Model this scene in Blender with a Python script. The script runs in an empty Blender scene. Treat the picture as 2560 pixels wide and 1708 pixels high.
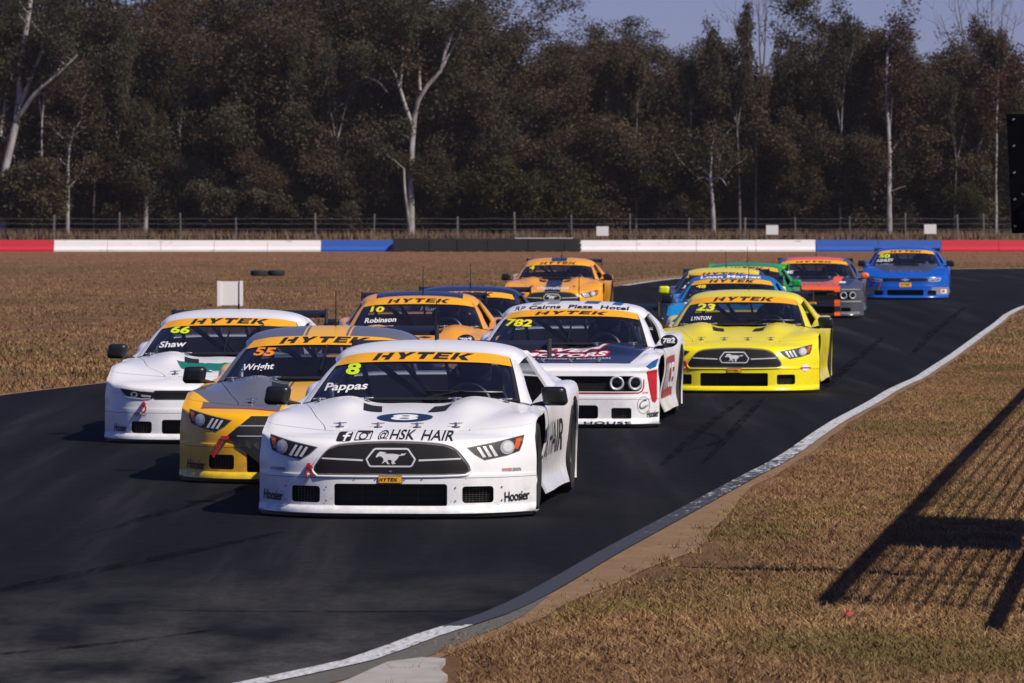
import bpy, bmesh, math, random
import numpy as np
from mathutils import Vector, Matrix
from mathutils.bvhtree import BVHTree

# ------------------------------------------------------------------ camera, sky, sun, exposure
SC = bpy.context.scene
COL = SC.collection
CAM_H = 2.16
cam_d = bpy.data.cameras.new('camera')
cam_d.sensor_width = 36.0
cam_d.lens = 200.0
cam_d.clip_start = 0.5
cam_d.clip_end = 6000.0
cam_d.dof.use_dof = True
cam_d.dof.focus_distance = 39.5
cam_d.dof.aperture_fstop = 13.0
cam = bpy.data.objects.new('camera', cam_d)
cam.location = (0, 0, CAM_H)
cam.rotation_euler = (math.radians(90) - math.atan(349 / 14222), 0, 0)
COL.objects.link(cam)
SC.camera = cam

SUN_EL = math.radians(47)
SUN_AZ = math.radians(128)          # compass angle from +Y (view direction) clockwise to +X: right and behind the camera
world = bpy.data.worlds.new('World')
SC.world = world
world.use_nodes = True
wn = world.node_tree.nodes
bg = wn['Background']
sky = wn.new('ShaderNodeTexSky')
sky.sky_type = 'NISHITA'
sky.sun_disc = False
sky.sun_elevation = SUN_EL
sky.sun_rotation = SUN_AZ
sky.altitude = 50
sky.air_density = 1.0
sky.dust_density = 0.2
sky.ozone_density = 8.0
tint = wn.new('ShaderNodeMix'); tint.data_type = 'RGBA'; tint.blend_type = 'MULTIPLY'; tint.inputs[0].default_value = 1.0
tint.inputs[7].default_value = (.92, .82, 1.31, 1)      # the photograph's lavender sky, all over
world.node_tree.links.new(sky.outputs[0], tint.inputs[6])
world.node_tree.links.new(tint.outputs[2], bg.inputs[0])
bg.inputs[1].default_value = 0.050
sun_d = bpy.data.lights.new('sun', 'SUN')
sun_d.energy = 4.7
sun_d.angle = math.radians(0.55)
sun_d.color = (1.0, 0.92, 0.80)
sun = bpy.data.objects.new('sun', sun_d)
sd = Vector((math.sin(SUN_AZ) * math.cos(SUN_EL), math.cos(SUN_AZ) * math.cos(SUN_EL), math.sin(SUN_EL)))
sun.rotation_euler = (-sd).to_track_quat('-Z', 'Y').to_euler()
sun.location = sd * 60
COL.objects.link(sun)
SC.view_settings.view_transform = 'Standard'
SC.view_settings.look = 'None'
SC.view_settings.gamma = 1.0
SC.view_settings.exposure = 0.15
SC.view_settings.use_curve_mapping = False
SC.cycles.max_bounces = 7
SC.cycles.transparent_max_bounces = 24
SC.cycles.use_denoising = True

# ------------------------------------------------------------------ helpers
RNG = random.Random(7)
def srgb(r, g, b):
    f = lambda c: (c / 12.92 if c <= 0.04045 else ((c + 0.055) / 1.055) ** 2.4)
    return (f(r / 255), f(g / 255), f(b / 255), 1.0)

class NT:
    """thin wrapper round a material's node tree"""
    def __init__(self, name):
        self.m = bpy.data.materials.new(name)
        self.m.use_nodes = True
        self.t = self.m.node_tree
        self.n = self.t.nodes
        self.p = self.n['Principled BSDF']
        self.out = self.n['Material Output']
    def new(self, typ, **kw):
        x = self.n.new(typ)
        for k, v in kw.items():
            setattr(x, k, v)
        return x
    def link(self, a, b):
        self.t.links.new(a, b)
    def val(self, x, sock):
        if isinstance(x, (int, float)):
            sock.default_value = x
        elif isinstance(x, (tuple, list)):
            sock.default_value = x
        else:
            self.link(x, sock)
    def math(self, op, a, b=0.0, clamp=False):
        x = self.new('ShaderNodeMath', operation=op, use_clamp=clamp)
        self.val(a, x.inputs[0]); self.val(b, x.inputs[1])
        return x.outputs[0]
    def mix(self, fac, a, b, blend='MIX'):
        x = self.new('ShaderNodeMix', data_type='RGBA', blend_type=blend)
        self.val(fac, x.inputs[0]); self.val(a, x.inputs[6]); self.val(b, x.inputs[7])
        return x.outputs[2]
    def noise(self, scale, detail=4, rough=0.55, vec=None, dims='3D'):
        x = self.new('ShaderNodeTexNoise')
        x.inputs['Scale'].default_value = scale
        x.inputs['Detail'].default_value = detail
        x.inputs['Roughness'].default_value = rough
        if vec is not None:
            self.link(vec, x.inputs['Vector'])
        return x.outputs['Fac']
    def ramp(self, fac, stops, interp='LINEAR'):
        x = self.new('ShaderNodeValToRGB')
        cr = x.color_ramp
        cr.interpolation = interp
        while len(cr.elements) < len(stops):
            cr.elements.new(0.5)
        for e, (p, c) in zip(cr.elements, stops):
            e.position = p
            e.color = c if len(c) == 4 else (*c, 1)
        self.link(fac, x.inputs[0])
        return x.outputs[0]
    def obj(self):
        return self.new('ShaderNodeTexCoord').outputs['Object']
    def mapping(self, vec, scale=(1, 1, 1), rot=(0, 0, 0), loc=(0, 0, 0)):
        x = self.new('ShaderNodeMapping')
        x.inputs['Scale'].default_value = scale
        x.inputs['Rotation'].default_value = rot
        x.inputs['Location'].default_value = loc
        self.link(vec, x.inputs['Vector'])
        return x.outputs[0]
    def bump(self, h, strength=0.3, dist=0.02):
        x = self.new('ShaderNodeBump')
        x.inputs['Strength'].default_value = strength
        x.inputs['Distance'].default_value = dist
        self.link(h, x.inputs['Height'])
        self.link(x.outputs[0], self.p.inputs['Normal'])
    def set(self, **kw):
        for k, v in kw.items():
            self.val(v, self.p.inputs[k.replace('_', ' ')])

def plain(name, col, rough=0.6, metal=0.0, spec=0.5, var=0.12, scale=6.0):
    t = NT(name)
    f = t.noise(scale, 3, vec=t.obj())
    lo = tuple(c * (1 - var) for c in col[:3]) + (1,)
    hi = tuple(min(1, c * (1 + var)) for c in col[:3]) + (1,)
    t.link(t.mix(f, lo, hi), t.p.inputs['Base Color'])
    t.set(Roughness=rough, Metallic=metal)
    t.p.inputs['Specular IOR Level'].default_value = spec
    return t.m

def mesh_of(name, verts, faces, smooth=None):
    me = bpy.data.meshes.new(name)
    me.from_pydata([tuple(v) for v in verts], [], [tuple(f) for f in faces])
    me.update()
    if smooth is not None:
        me.shade_smooth()
        me.set_sharp_from_angle(angle=math.radians(smooth))
    return me

def big_mesh(name, V, F, nper):
    """numpy arrays: V (n,3), F (m,nper)"""
    me = bpy.data.meshes.new(name)
    V = np.ascontiguousarray(V, dtype=np.float32)
    F = np.ascontiguousarray(F, dtype=np.int32)
    me.vertices.add(len(V)); me.vertices.foreach_set('co', V.ravel())
    me.loops.add(F.size); me.loops.foreach_set('vertex_index', F.ravel())
    me.polygons.add(len(F))
    me.polygons.foreach_set('loop_start', np.arange(0, F.size, nper, dtype=np.int32))
    me.update(calc_edges=True)
    me.validate()
    return me

def put(name, me, mat=None, parent=None, own=False):
    o = bpy.data.objects.new(name, me)
    COL.objects.link(o)
    if parent is not None:
        o.parent = parent
    if mat is not None:
        if own:
            if len(me.materials) == 0:
                me.materials.append(None)
            o.material_slots[0].link = 'OBJECT'
            o.material_slots[0].material = mat
        elif len(me.materials) == 0:
            me.materials.append(mat)
    return o

def empty(name, loc=(0, 0, 0), rz=0.0):
    o = bpy.data.objects.new(name, None)
    o.empty_display_size = 0.2
    o.location = loc
    o.rotation_euler = (0, 0, rz)
    COL.objects.link(o)
    return o

def tag(o, label=None, cat=None, group=None, kind=None):
    if label: o['label'] = label
    if cat: o['category'] = cat
    if group: o['group'] = group
    if kind: o['kind'] = kind
    return o

class MB:
    """collects simple solids into one mesh"""
    def __init__(self):
        self.v = []; self.f = []
    def add(self, verts, faces):
        b = len(self.v)
        self.v += [tuple(p) for p in verts]
        self.f += [tuple(i + b for i in f) for f in faces]
        return self
    def box(self, x0, x1, y0, y1, z0, z1):
        v = [(x0, y0, z0), (x1, y0, z0), (x1, y1, z0), (x0, y1, z0), (x0, y0, z1), (x1, y0, z1), (x1, y1, z1), (x0, y1, z1)]
        return self.add(v, [(3, 2, 1, 0), (4, 5, 6, 7), (0, 1, 5, 4), (1, 2, 6, 5), (2, 3, 7, 6), (3, 0, 4, 7)])
    def tube(self, pts, rad, n=8, cap=True):
        pts = [Vector(p) for p in pts]
        if isinstance(rad, (int, float)):
            rad = [rad] * len(pts)
        rings = []
        up = Vector((0.31, 0.17, 0.93)).normalized()
        for i, p in enumerate(pts):
            d = (pts[min(i + 1, len(pts) - 1)] - pts[max(i - 1, 0)])
            d = d.normalized() if d.length > 1e-9 else Vector((0, 0, 1))
            a = d.cross(up)
            if a.length < 1e-3:
                a = d.cross(Vector((1, 0, 0)))
            a.normalize(); b = d.cross(a)
            rings.append([p + (a * math.cos(2 * math.pi * k / n) + b * math.sin(2 * math.pi * k / n)) * rad[i] for k in range(n)])
        v = [q for r in rings for q in r]
        f = []
        for i in range(len(pts) - 1):
            for k in range(n):
                k2 = (k + 1) % n
                f.append((i * n + k, i * n + k2, (i + 1) * n + k2, (i + 1) * n + k))
        if cap:
            f.append(tuple(range(n))[::-1]); f.append(tuple((len(pts) - 1) * n + k for k in range(n)))
        return self.add(v, f)
    def lathe(self, prof, c, axis='x', n=32):
        """prof: (offset along axis, radius)"""
        v = []; f = []
        for (a, r) in prof:
            for k in range(n):
                t = 2 * math.pi * k / n
                if axis == 'x': v.append((c[0] + a, c[1] + r * math.cos(t), c[2] + r * math.sin(t)))
                elif axis == 'y': v.append((c[0] + r * math.cos(t), c[1] + a, c[2] + r * math.sin(t)))
                else: v.append((c[0] + r * math.cos(t), c[1] + r * math.sin(t), c[2] + a))
        for i in range(len(prof) - 1):
            for k in range(n):
                k2 = (k + 1) % n
                f.append((i * n + k, i * n + k2, (i + 1) * n + k2, (i + 1) * n + k))
        return self.add(v, f)
    def mesh(self, name, smooth=None, recalc=True):
        me = mesh_of(name, self.v, self.f)
        if recalc:
            bm = bmesh.new(); bm.from_mesh(me)
            bmesh.ops.recalc_face_normals(bm, faces=bm.faces)
            bm.to_mesh(me); bm.free()
        if smooth is not None:
            me.shade_smooth(); me.set_sharp_from_angle(angle=math.radians(smooth))
        return me

FPX = 14222.0
YH = 505.0
def gz(Y):
    """height of the ground along the view direction: a slight dip in the far straight, a low bank beyond the barrier"""
    pts = ((-200, 0), (55, 0), (64, -0.03), (74, -0.09), (86, -0.12), (104, -0.11), (118, -0.04), (128, 0), (200, 0), (249, 0.0), (253, 0.03), (259, 0.30), (266, 0.42), (300, 0.6), (420, 1.4), (3000, 1.4))
    for (a, za), (b, zb) in zip(pts, pts[1:]):
        if Y <= b:
            t = min(1, max(0, (Y - a) / (b - a)))
            t = t * t * (3 - 2 * t)
            return za + (zb - za) * t
    return pts[-1][1]
def at(px, Y):
    """world X of source-photo column px at distance Y"""
    return (px - 1280.0) * Y / FPX
def hgt(py, Y):
    return CAM_H - (py - YH) * Y / FPX
# ------------------------------------------------------------------ the setting: ground, road, edge line, dirt
EDGE_R = [(-6.0, 14.0), (-3.2, 20.0), (-1.6, 24.0), (-.99, 25.7), (-.65, 26.6), (-.42, 27.95), (-.25, 28.7), (-.035, 29.6), (.225, 31.4), (.585, 34.4), (.805, 36.1), (1.20, 39.1), (1.9, 44.5), (2.33, 47.6), (3.04, 54.1), (3.79, 60.2), (4.8, 68.9), (5.33, 73.1), (7.4, 91.4), (11.06, 122.9), (15.5, 143), (24, 158), (40, 168), (70, 174)]
EDGE_L = [(-16, 14), (-14.3, 20), (-10.9, 34), (-8.6, 46), (-5.76, 64), (-5.0, 69.3), (-3.0, 88), (-.6, 115), (2.4, 143), (4.66, 161.7), (8.0, 174), (15, 184), (30, 192), (70, 197)]
def resample(pl, n):
    P = np.array(pl, float)
    for _ in range(2):
        Q = [P[0]]
        for a, b in zip(P[:-1], P[1:]):
            Q.append(a * .75 + b * .25); Q.append(a * .25 + b * .75)
        Q.append(P[-1]); P = np.array(Q)
    s = np.concatenate([[0], np.cumsum(np.linalg.norm(np.diff(P, axis=0), axis=1))])
    t = np.linspace(0, s[-1], n)
    return np.stack([np.interp(t, s, P[:, 0]), np.interp(t, s, P[:, 1])], 1)
ER = resample(EDGE_R, 260)
EL = resample(EDGE_L, 260)
def edge_x(Y, E):
    return float(np.interp(Y, E[:, 1], E[:, 0]))
def strip(name, A, B, dz, mat, nx=2):
    V = []; F = []
    for i in range(len(A)):
        for k in range(nx):
            p = A[i] + (B[i] - A[i]) * k / (nx - 1)
            V.append((p[0], p[1], gz(p[1]) + dz))
    for i in range(len(A) - 1):
        for k in range(nx - 1):
            a = i * nx + k
            F.append((a, a + 1, a + 1 + nx, a + nx))
    me = mesh_of(name, V, F)
    return put(name, me, mat)
def offset(E, d):
    T = np.gradient(E, axis=0)
    T /= np.linalg.norm(T, axis=1)[:, None]
    N = np.stack([T[:, 1], -T[:, 0]], 1)
    return E + N * (d if np.isscalar(d) else np.asarray(d)[:, None])

# dry grass ground material
def mat_ground():
    t = NT('dry_grass_ground')
    o = t.obj()
    big = t.noise(0.10, 4, 0.6, t.mapping(o, (1, 0.45, 1)))
    mid = t.noise(0.9, 5, 0.65, t.mapping(o, (1, .6, 1)))
    fine = t.noise(16, 6, 0.75, o)
    blades = t.noise(60, 3, 0.7, t.mapping(o, (1, .5, 1)))
    c1 = t.ramp(mid, [(0.25, (.082, .042, .021)), (0.5, (.172, .088, .044)), (0.75, (.27, .148, .080))])
    green = t.ramp(big, [(0.47, (0, 0, 0)), (0.62, (1, 1, 1))])
    g = t.math('MULTIPLY', green, 0.45)
    c2 = t.mix(g, c1, (.085, .070, .018, 1))
    dirt = t.ramp(t.noise(0.33, 5, 0.65, o), [(0.60, (0, 0, 0)), (0.70, (1, 1, 1))])
    c3 = t.mix(t.math('MULTIPLY', dirt, 0.7), c2, (.165, .085, .040, 1))
    sp = t.new('ShaderNodeSeparateXYZ'); t.link(o, sp.inputs[0])
    # bare reddish strip in front of the barrier and grey gravel track behind it
    w = t.noise(0.5, 3, 0.5, o)
    yw = t.math('ADD', sp.outputs[1], t.math('MULTIPLY', t.math('SUBTRACT', w, 0.5), 26))
    band = t.math('MULTIPLY', t.math('GREATER_THAN', yw, 205), t.math('LESS_THAN', sp.outputs[1], 250))
    c4 = t.mix(t.math('MULTIPLY', band, 0.75), c3, (.22, .105, .058, 1))
    yt = t.math('ADD', sp.outputs[1], t.math('MULTIPLY', w, 3))
    trk = t.math('MULTIPLY', t.math('GREATER_THAN', yt, 257.5), t.math('LESS_THAN', yt, 263.5))
    c5 = t.mix(trk, c4, (.11, .095, .085, 1))
    f2 = t.math('ADD', t.math('MULTIPLY', fine, 0.9), t.math('MULTIPLY', blades, 0.7))
    c6 = t.mix(1.0, c5, t.ramp(f2, [(0.45, (.45, .45, .45)), (0.8, (.85, .85, .85)), (1.1, (1.35, 1.3, 1.2))]), 'MULTIPLY')
    t.link(c6, t.p.inputs['Base Color'])
    t.set(Roughness=0.95)
    t.p.inputs['Specular IOR Level'].default_value = 0.15
    t.bump(f2, 0.6, 0.05)
    return t.m

def mat_asphalt():
    t = NT('asphalt')
    o = t.obj()
    r = t.mapping(o, (1.6, 0.055, 1), (0, 0, math.radians(8)))
    streak = t.noise(1.1, 5, 0.6, r)
    patch = t.noise(0.16, 4, 0.6, o)
    agg = t.noise(95, 3, 0.8, o)
    mid = t.noise(7, 4, 0.6, o)
    c = t.ramp(streak, [(0.34, (.0028, .0027, .0036)), (0.48, (.0055, .0053, .0066)), (0.56, (.0090, .0086, .0102)), (0.68, (.021, .020, .0215))])
    # dusty, paler surface near the inside of the corner at the near right
    sp = t.new('ShaderNodeSeparateXYZ'); t.link(o, sp.inputs[0])
    near = t.math('SUBTRACT', 1.0, t.math('DIVIDE', t.math('SUBTRACT', sp.outputs[1], 25.5), 9.0), True)
    near = t.math('MULTIPLY', near, t.ramp(t.noise(0.9, 4, 0.6, t.mapping(o, (1.5, .5, 1), (0, 0, math.radians(20)))), [(0.38, (0, 0, 0)), (0.62, (1, 1, 1))]))
    c = t.mix(t.math('MULTIPLY', near, 0.85), c, (.070, .068, .062, 1))
    c = t.mix(t.math('MULTIPLY', t.math('SUBTRACT', patch, 0.35, True), 0.8), c, (.0090, .0087, .0108, 1))
    c = t.mix(1.0, c, t.ramp(agg, [(0.3, (.4, .4, .4)), (0.55, (1, 1, 1)), (0.75, (2.2, 2.2, 2.2))]), 'MULTIPLY')
    c = t.mix(1.0, c, t.ramp(t.noise(22, 4, .75, t.mapping(o, (1, .6, 1))), [(0.3, (.62, .62, .62)), (0.5, (1, 1, 1)), (0.7, (1.45, 1.45, 1.45))]), 'MULTIPLY')
    t.link(c, t.p.inputs['Base Color'])
    t.link(t.ramp(mid, [(0.3, (.80, .80, .80)), (0.7, (.95, .95, .95))]), t.p.inputs['Roughness'])
    t.p.inputs['Specular IOR Level'].default_value = 0.10
    t.bump(agg, 0.35, 0.006)
    return t.m

def mat_line(worn):
    t = NT('edge_paint')
    o = t.obj()
    sp = t.new('ShaderNodeSeparateXYZ'); t.link(o, sp.inputs[0])
    n = t.noise(5, 6, 0.7, t.mapping(o, (1.6, .5, 1)))
    n2 = t.noise(26, 5, 0.7, t.mapping(o, (1.4, .35, 1)))
    chips = t.math('ADD', t.math('MULTIPLY', n, 0.55), t.math('MULTIPLY', n2, 0.45))
    # driven-over stretch of the line, worn through to grey (a real stain with its own shape)
    a = t.math('MULTIPLY', t.math('GREATER_THAN', t.math('ADD', sp.outputs[1], t.math('MULTIPLY', n, 1.2)), 29.4), t.math('SUBTRACT', 1.0, t.math('DIVIDE', t.math('SUBTRACT', sp.outputs[1], 33.0), 21.0, ), True))
    thr = t.math('ADD', 0.445, t.math('MULTIPLY', a, 0.27))
    wear = t.math('MULTIPLY', t.math('SUBTRACT', t.math('SUBTRACT', thr, chips), -0.03), 9.0, True)
    c = t.mix(wear, t.ramp(n2, [(0.3, (.28, .28, .29)), (0.7, (.60, .60, .62))]), (.026, .028, .037, 1))
    t.link(c, t.p.inputs['Base Color'])
    t.set(Roughness=0.75)
    return t.m

GROUND_M = mat_ground(); ASPH_M = mat_asphalt()
xs = sorted(set([-240, -150] + [round(x, 2) for x in np.arange(-80, 81, 4.0)] + [150, 240]))
ys = sorted(set([-40, -20] + list(np.arange(0, 320, 2.0)) + list(np.arange(320, 421, 20))))
V = [(x, y, gz(y)) for y in ys for x in xs]
nx = len(xs)
F = [(j * nx + i, j * nx + i + 1, (j + 1) * nx + i + 1, (j + 1) * nx + i) for j in range(len(ys) - 1) for i in range(nx - 1)]
tag(put('ground', mesh_of('ground', V, F), GROUND_M), 'dry brown grass paddock around the race track', kind='structure')
tag(strip('road', EL, ER, 0.010, ASPH_M, 24), 'dark asphalt race track curving away to the right', kind='structure')
tag(strip('edge_line', offset(ER, -0.115), offset(ER, 0.02), 0.015, mat_line(True)), 'worn white painted line along the right edge of the track', kind='structure')
# narrow asphalt shoulder outside the line, ragged
rg = np.random.default_rng(3)
wob = np.interp(np.arange(260), np.arange(0, 260, 2), rg.uniform(0.01, 0.05, 130))
wob = wob + np.interp(ER[:, 1], [24, 28.5, 30.5, 31.5], [.26, .16, .02, -.02])
ns = int(np.searchsorted(ER[:, 1], 31.5))
tag(strip('shoulder', ER[:ns], offset(ER, wob)[:ns], 0.009, plain('shoulder_grit', (.085, .078, .068), .95, var=.5, scale=20)), 'gritty asphalt shoulder between white line and grass', kind='structure')
# bare tan dirt beside the line
t = NT('bare_dirt'); o = t.obj()
n = t.noise(4, 6, .7, o); n2 = t.noise(40, 4, .7, o)
t.link(t.ramp(t.math('ADD', t.math('MULTIPLY', n, .6), t.math('MULTIPLY', n2, .4)), [(.3, (.10, .056, .026)), (.55, (.21, .122, .058)), (.75, (.31, .195, .105))]), t.p.inputs['Base Color'])
t.set(Roughness=.95); t.bump(n2, .5, .02)
DIRT_M = t.m
prof = [(24, .05), (28.5, .12), (30.5, .20), (32, .38), (33.5, .42), (35, .55), (37, .50), (39.5, .42), (41, .28), (43, .18), (48, .12), (60, .10), (80, .08), (130, .05)]
dw = np.interp(ER[:, 1], [p[0] for p in prof], [p[1] for p in prof])
dw = .72 * dw * np.interp(np.arange(260), np.arange(0, 260, 5.0), rg.uniform(0.8, 1.2, 52)) + wob
tag(strip('dirt_verge', ER, offset(ER, dw), 0.005, DIRT_M, 4), 'bare tan dirt strip beside the white edge line', kind='structure')
dl = np.interp(EL[:, 1], [14, 60, 130, 150, 170, 197], [.05, .12, .25, .7, 1.2, 1.5])
tag(strip('dirt_verge', offset(EL, -dl), EL, 0.006, DIRT_M, 4), 'pale dirt strip along the far left edge of the track', kind='structure')
tag(strip('edge_line', offset(EL[150:], 0.0), offset(EL[150:], 0.16), 0.015, mat_line(False)), 'thin white line along the far left edge of the track', kind='structure')
# concrete apron at the near corner, with its own step
ap = [(-.86, 24.8), (-.74, 25.45), (-.60, 26.35), (-.44, 26.62), (-.33, 26.55), (-.36, 26.0), (-.31, 25.6), (-.40, 24.6)]
ap = [(p[0] + .02, p[1]) for p in ap]
m = MB(); k = len(ap)
m.add([(x, y, 0.0) for x, y in ap] + [(x, y, 0.028) for x, y in ap], [tuple(range(k, 2 * k))] + [(i, (i + 1) % k, k + (i + 1) % k, k + i) for i in range(k)])
CONC_M = plain('pale_concrete', (.31, .29, .265), .85, var=.35, scale=5)
tag(put('concrete_apron', m.mesh('concrete_apron'), CONC_M), 'pale concrete slab at the near end of the white line', kind='structure')
# rubber laid down on the track: long thin tyre marks
def tyre_mark(pts, w, dark):
    P = resample(pts, 60)
    taper = np.sin(np.linspace(0.05, math.pi - 0.05, 60)) ** 0.4 * w / 2
    return strip('tyre_mark', offset(P, -taper), offset(P, taper), 0.0135, dark)
t = NT('rubber_mark'); t.p.inputs['Base Color'].default_value = (.0050, .0049, .0056, 1); t.set(Roughness=.95); t.p.inputs['Specular IOR Level'].default_value = .05
tr = t.new('ShaderNodeBsdfTransparent'); mx = t.new('ShaderNodeMixShader')
t.link(t.ramp(t.noise(1.3, 5, .7, t.mapping(t.obj(), (6, .5, 1))), [(.38, (0, 0, 0)), (.65, (.75, .75, .75))]), mx.inputs[0]); t.link(tr.outputs[0], mx.inputs[1]); t.link(t.p.outputs[0], mx.inputs[2]); t.link(mx.outputs[0], t.out.inputs[0])
RUB = t.m
for pts, w in (([(1.2, 46.2), (1.31, 47.6), (1.9, 55), (2.54, 62.6)], .10), ([(1.55, 46.6), (1.68, 48.1), (2.2, 55), (2.82, 63.5)], .09), ([(1.45, 54), (1.85, 53), (1.9, 51), (1.5, 49)], .09),
               ([(3.6, 66), (4.6, 78), (6.2, 95)], .14), ([(-1.9, 29.9), (-.9, 29.75), (.1, 29.9)], .07), ([(-3.2, 30), (-2.2, 34), (-1.5, 37)], .16), ([(-3.4, 26), (-2.2, 27.2), (-1.5, 28.5)], .10),
               ([(5.9, 84), (7.4, 100), (9.4, 118)], .16), ([(-2.7, 37), (-2.2, 41), (-2.0, 43)], .12)):
    tag(tyre_mark(pts, w, RUB), kind='structure')
# ------------------------------------------------------------------ race cars: surface nets
def crw(n, ts):
    """Catmull-Rom weights: len(ts) x n (ends extrapolated)"""
    W = np.zeros((len(ts), n))
    for k, t in enumerate(ts):
        i = min(max(int(math.floor(t)), 0), n - 2)
        f = t - i
        w = (-.5 * f + f * f - .5 * f ** 3, 1 - 2.5 * f * f + 1.5 * f ** 3, .5 * f + 2 * f * f - 1.5 * f ** 3, -.5 * f * f + .5 * f ** 3)
        for q, idx in zip(w, (i - 1, i, i + 1, i + 2)):
            if idx < 0:
                W[k, 0] += 2 * q; W[k, 1] -= q
            elif idx > n - 1:
                W[k, n - 1] += 2 * q; W[k, n - 2] -= q
            else:
                W[k, idx] += q
    return W
def panel(net, c0, c1, r0, r1, nc, nr):
    net = np.asarray(net, float)
    R, C, _ = net.shape
    Wc = crw(C, np.linspace(c0, c1, nc + 1)); Wr = crw(R, np.linspace(r0, r1, nr + 1))
    P = np.einsum('ir,rck,jc->ijk', Wr, net, Wc).reshape(-1, 3)
    n = nc + 1
    F = [(i * n + j, i * n + j + 1, (i + 1) * n + j + 1, (i + 1) * n + j) for i in range(nr) for j in range(nc)]
    return P, F
def mirror_net(half):
    """half: rows x cols from centre outwards -> full net"""
    H = np.asarray(half, float)
    L = H[:, :0:-1].copy(); L[:, :, 0] *= -1
    return np.concatenate([L, H], 1)
def flip(PF):
    P, F = PF
    Q = P.copy(); Q[:, 0] *= -1
    return Q, [f[::-1] for f in F]
def join(*PFs):
    V = []; F = []
    b = 0
    for P, f in PFs:
        V.append(np.asarray(P, float)); F += [tuple(i + b for i in q) for q in f]; b += len(P)
    return np.concatenate(V), F
def thick(PF, t=0.008):
    P, F = PF
    N = np.zeros_like(P)
    for f in F:
        a, b, c = P[f[0]], P[f[1]], P[f[2]]
        d = P[f[3]] if len(f) > 3 else P[f[2]]
        n = np.cross(c - a, d - b) if len(f) > 3 else np.cross(b - a, c - a)
        for i in f: N[i] += n
    L = np.linalg.norm(N, axis=1); L[L < 1e-12] = 1
    N /= L[:, None]
    Q = P - N * t
    n0 = len(P)
    cnt = {}
    for f in F:
        for a, b in zip(f, f[1:] + f[:1]):
            cnt[(a, b)] = cnt.get((a, b), 0) + 1
    out = list(F) + [tuple(i + n0 for i in f[::-1]) for f in F]
    for (a, b) in cnt:
        if (b, a) not in cnt:
            out.append((b, a, a + n0, b + n0))
    return np.concatenate([P, Q]), out
def boolean(me, cutters):
    o = bpy.data.objects.new('tmp', me); COL.objects.link(o)
    tmp = []
    for c in cutters:
        co = bpy.data.objects.new('cut', c); COL.objects.link(co); tmp.append(co)
        md = o.modifiers.new('b', 'BOOLEAN'); md.operation = 'DIFFERENCE'; md.object = co; md.solver = 'EXACT'
    dg = bpy.context.evaluated_depsgraph_get(); dg.update()
    r = bpy.data.meshes.new_from_object(o.evaluated_get(dg))
    for x in tmp + [o]:
        bpy.data.objects.remove(x)
    r.materials.clear()
    return r
def prism_y(poly, y0, y1):
    m = MB(); n = len(poly)
    m.add([(x, y0, z) for x, z in poly] + [(x, y1, z) for x, z in poly], [tuple(range(n)), tuple(range(2 * n - 1, n - 1, -1))] + [(i, n + i, n + (i + 1) % n, (i + 1) % n) for i in range(n)])
    return m.mesh('cut')
def cyl_x(y, z, r, x0, x1, n=40):
    m = MB()
    m.lathe([(x0, r), (x1, r)], (0, y, z), 'x', n)
    m.f += [tuple(range(n)), tuple(range(n, 2 * n))]
    return m.mesh('cut')
def rrect(x0, x1, z0, z1, r=0.02, k=4):
    out = []
    for cx, cz, a in ((x1 - r, z1 - r, 0), (x0 + r, z1 - r, 90), (x0 + r, z0 + r, 180), (x1 - r, z0 + r, 270)):
        for i in range(k + 1):
            t = math.radians(a + 90 * i / k)
            out.append((cx + r * math.cos(t), cz + r * math.sin(t)))
    return out
def ellipse(cx, cz, a, b, n=28):
    return [(cx + a * math.cos(2 * math.pi * i / n), cz + b * math.sin(2 * math.pi * i / n)) for i in range(n)]
def grow(poly, d):
    """offset of a closed polygon (outwards when d > 0)"""
    P = [Vector(p) for p in poly]; n = len(P)
    area = sum(P[i].x * P[(i + 1) % n].y - P[(i + 1) % n].x * P[i].y for i in range(n))
    s = 1 if area > 0 else -1
    out = []
    for i in range(n):
        a = (P[i] - P[i - 1]); b = (P[(i + 1) % n] - P[i])
        a = a.normalized() if a.length > 1e-9 else Vector((1, 0)); b = b.normalized() if b.length > 1e-9 else a
        na = Vector((a.y, -a.x)); nb = Vector((b.y, -b.x))
        m = na + nb
        m = m.normalized() if m.length > 1e-6 else na
        k = d / max(0.4, m.dot(na))
        q = P[i] + m * (k * s)
        out.append((q.x, q.y))
    return out

# ---- flat shapes and lettering -> triangles in 2D
def shape2d(polys):
    """closed outlines; inner outlines become holes"""
    cu = bpy.data.curves.new('tmp', 'CURVE'); cu.dimensions = '2D'; cu.fill_mode = 'BOTH'
    for p in polys:
        s = cu.splines.new('POLY'); s.points.add(len(p) - 1)
        for q, (a, b) in zip(s.points, p): q.co = (a, b, 0, 1)
        s.use_cyclic_u = True
    return _flat(cu)
def _flat(cu):
    o = bpy.data.objects.new('tmp', cu); COL.objects.link(o)
    dg = bpy.context.evaluated_depsgraph_get()
    me = bpy.data.meshes.new_from_object(o.evaluated_get(dg))
    V = np.array([v.co[:2] for v in me.vertices]) if len(me.vertices) else np.zeros((0, 2))
    F = [tuple(p.vertices) for p in me.polygons]
    bpy.data.objects.remove(o); bpy.data.meshes.remove(me)
    return V, F
def fit(VF, x0, x1, z0, z1, shear=0.0, rot=0.0, wave=None):
    V, F = VF
    lo = V.min(0); hi = V.max(0)
    U = (V - lo) / np.maximum(hi - lo, 1e-9)
    w, h = x1 - x0, z1 - z0
    X = U[:, 0] * w + (U[:, 1] - .5) * h * shear; Z = U[:, 1] * h
    X = X - w / 2; Z = Z - h / 2
    c, s = math.cos(rot), math.sin(rot)
    return np.stack([X * c - Z * s + (x0 + x1) / 2, X * s + Z * c + (z0 + z1) / 2], 1), F
_tcache = {}
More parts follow.
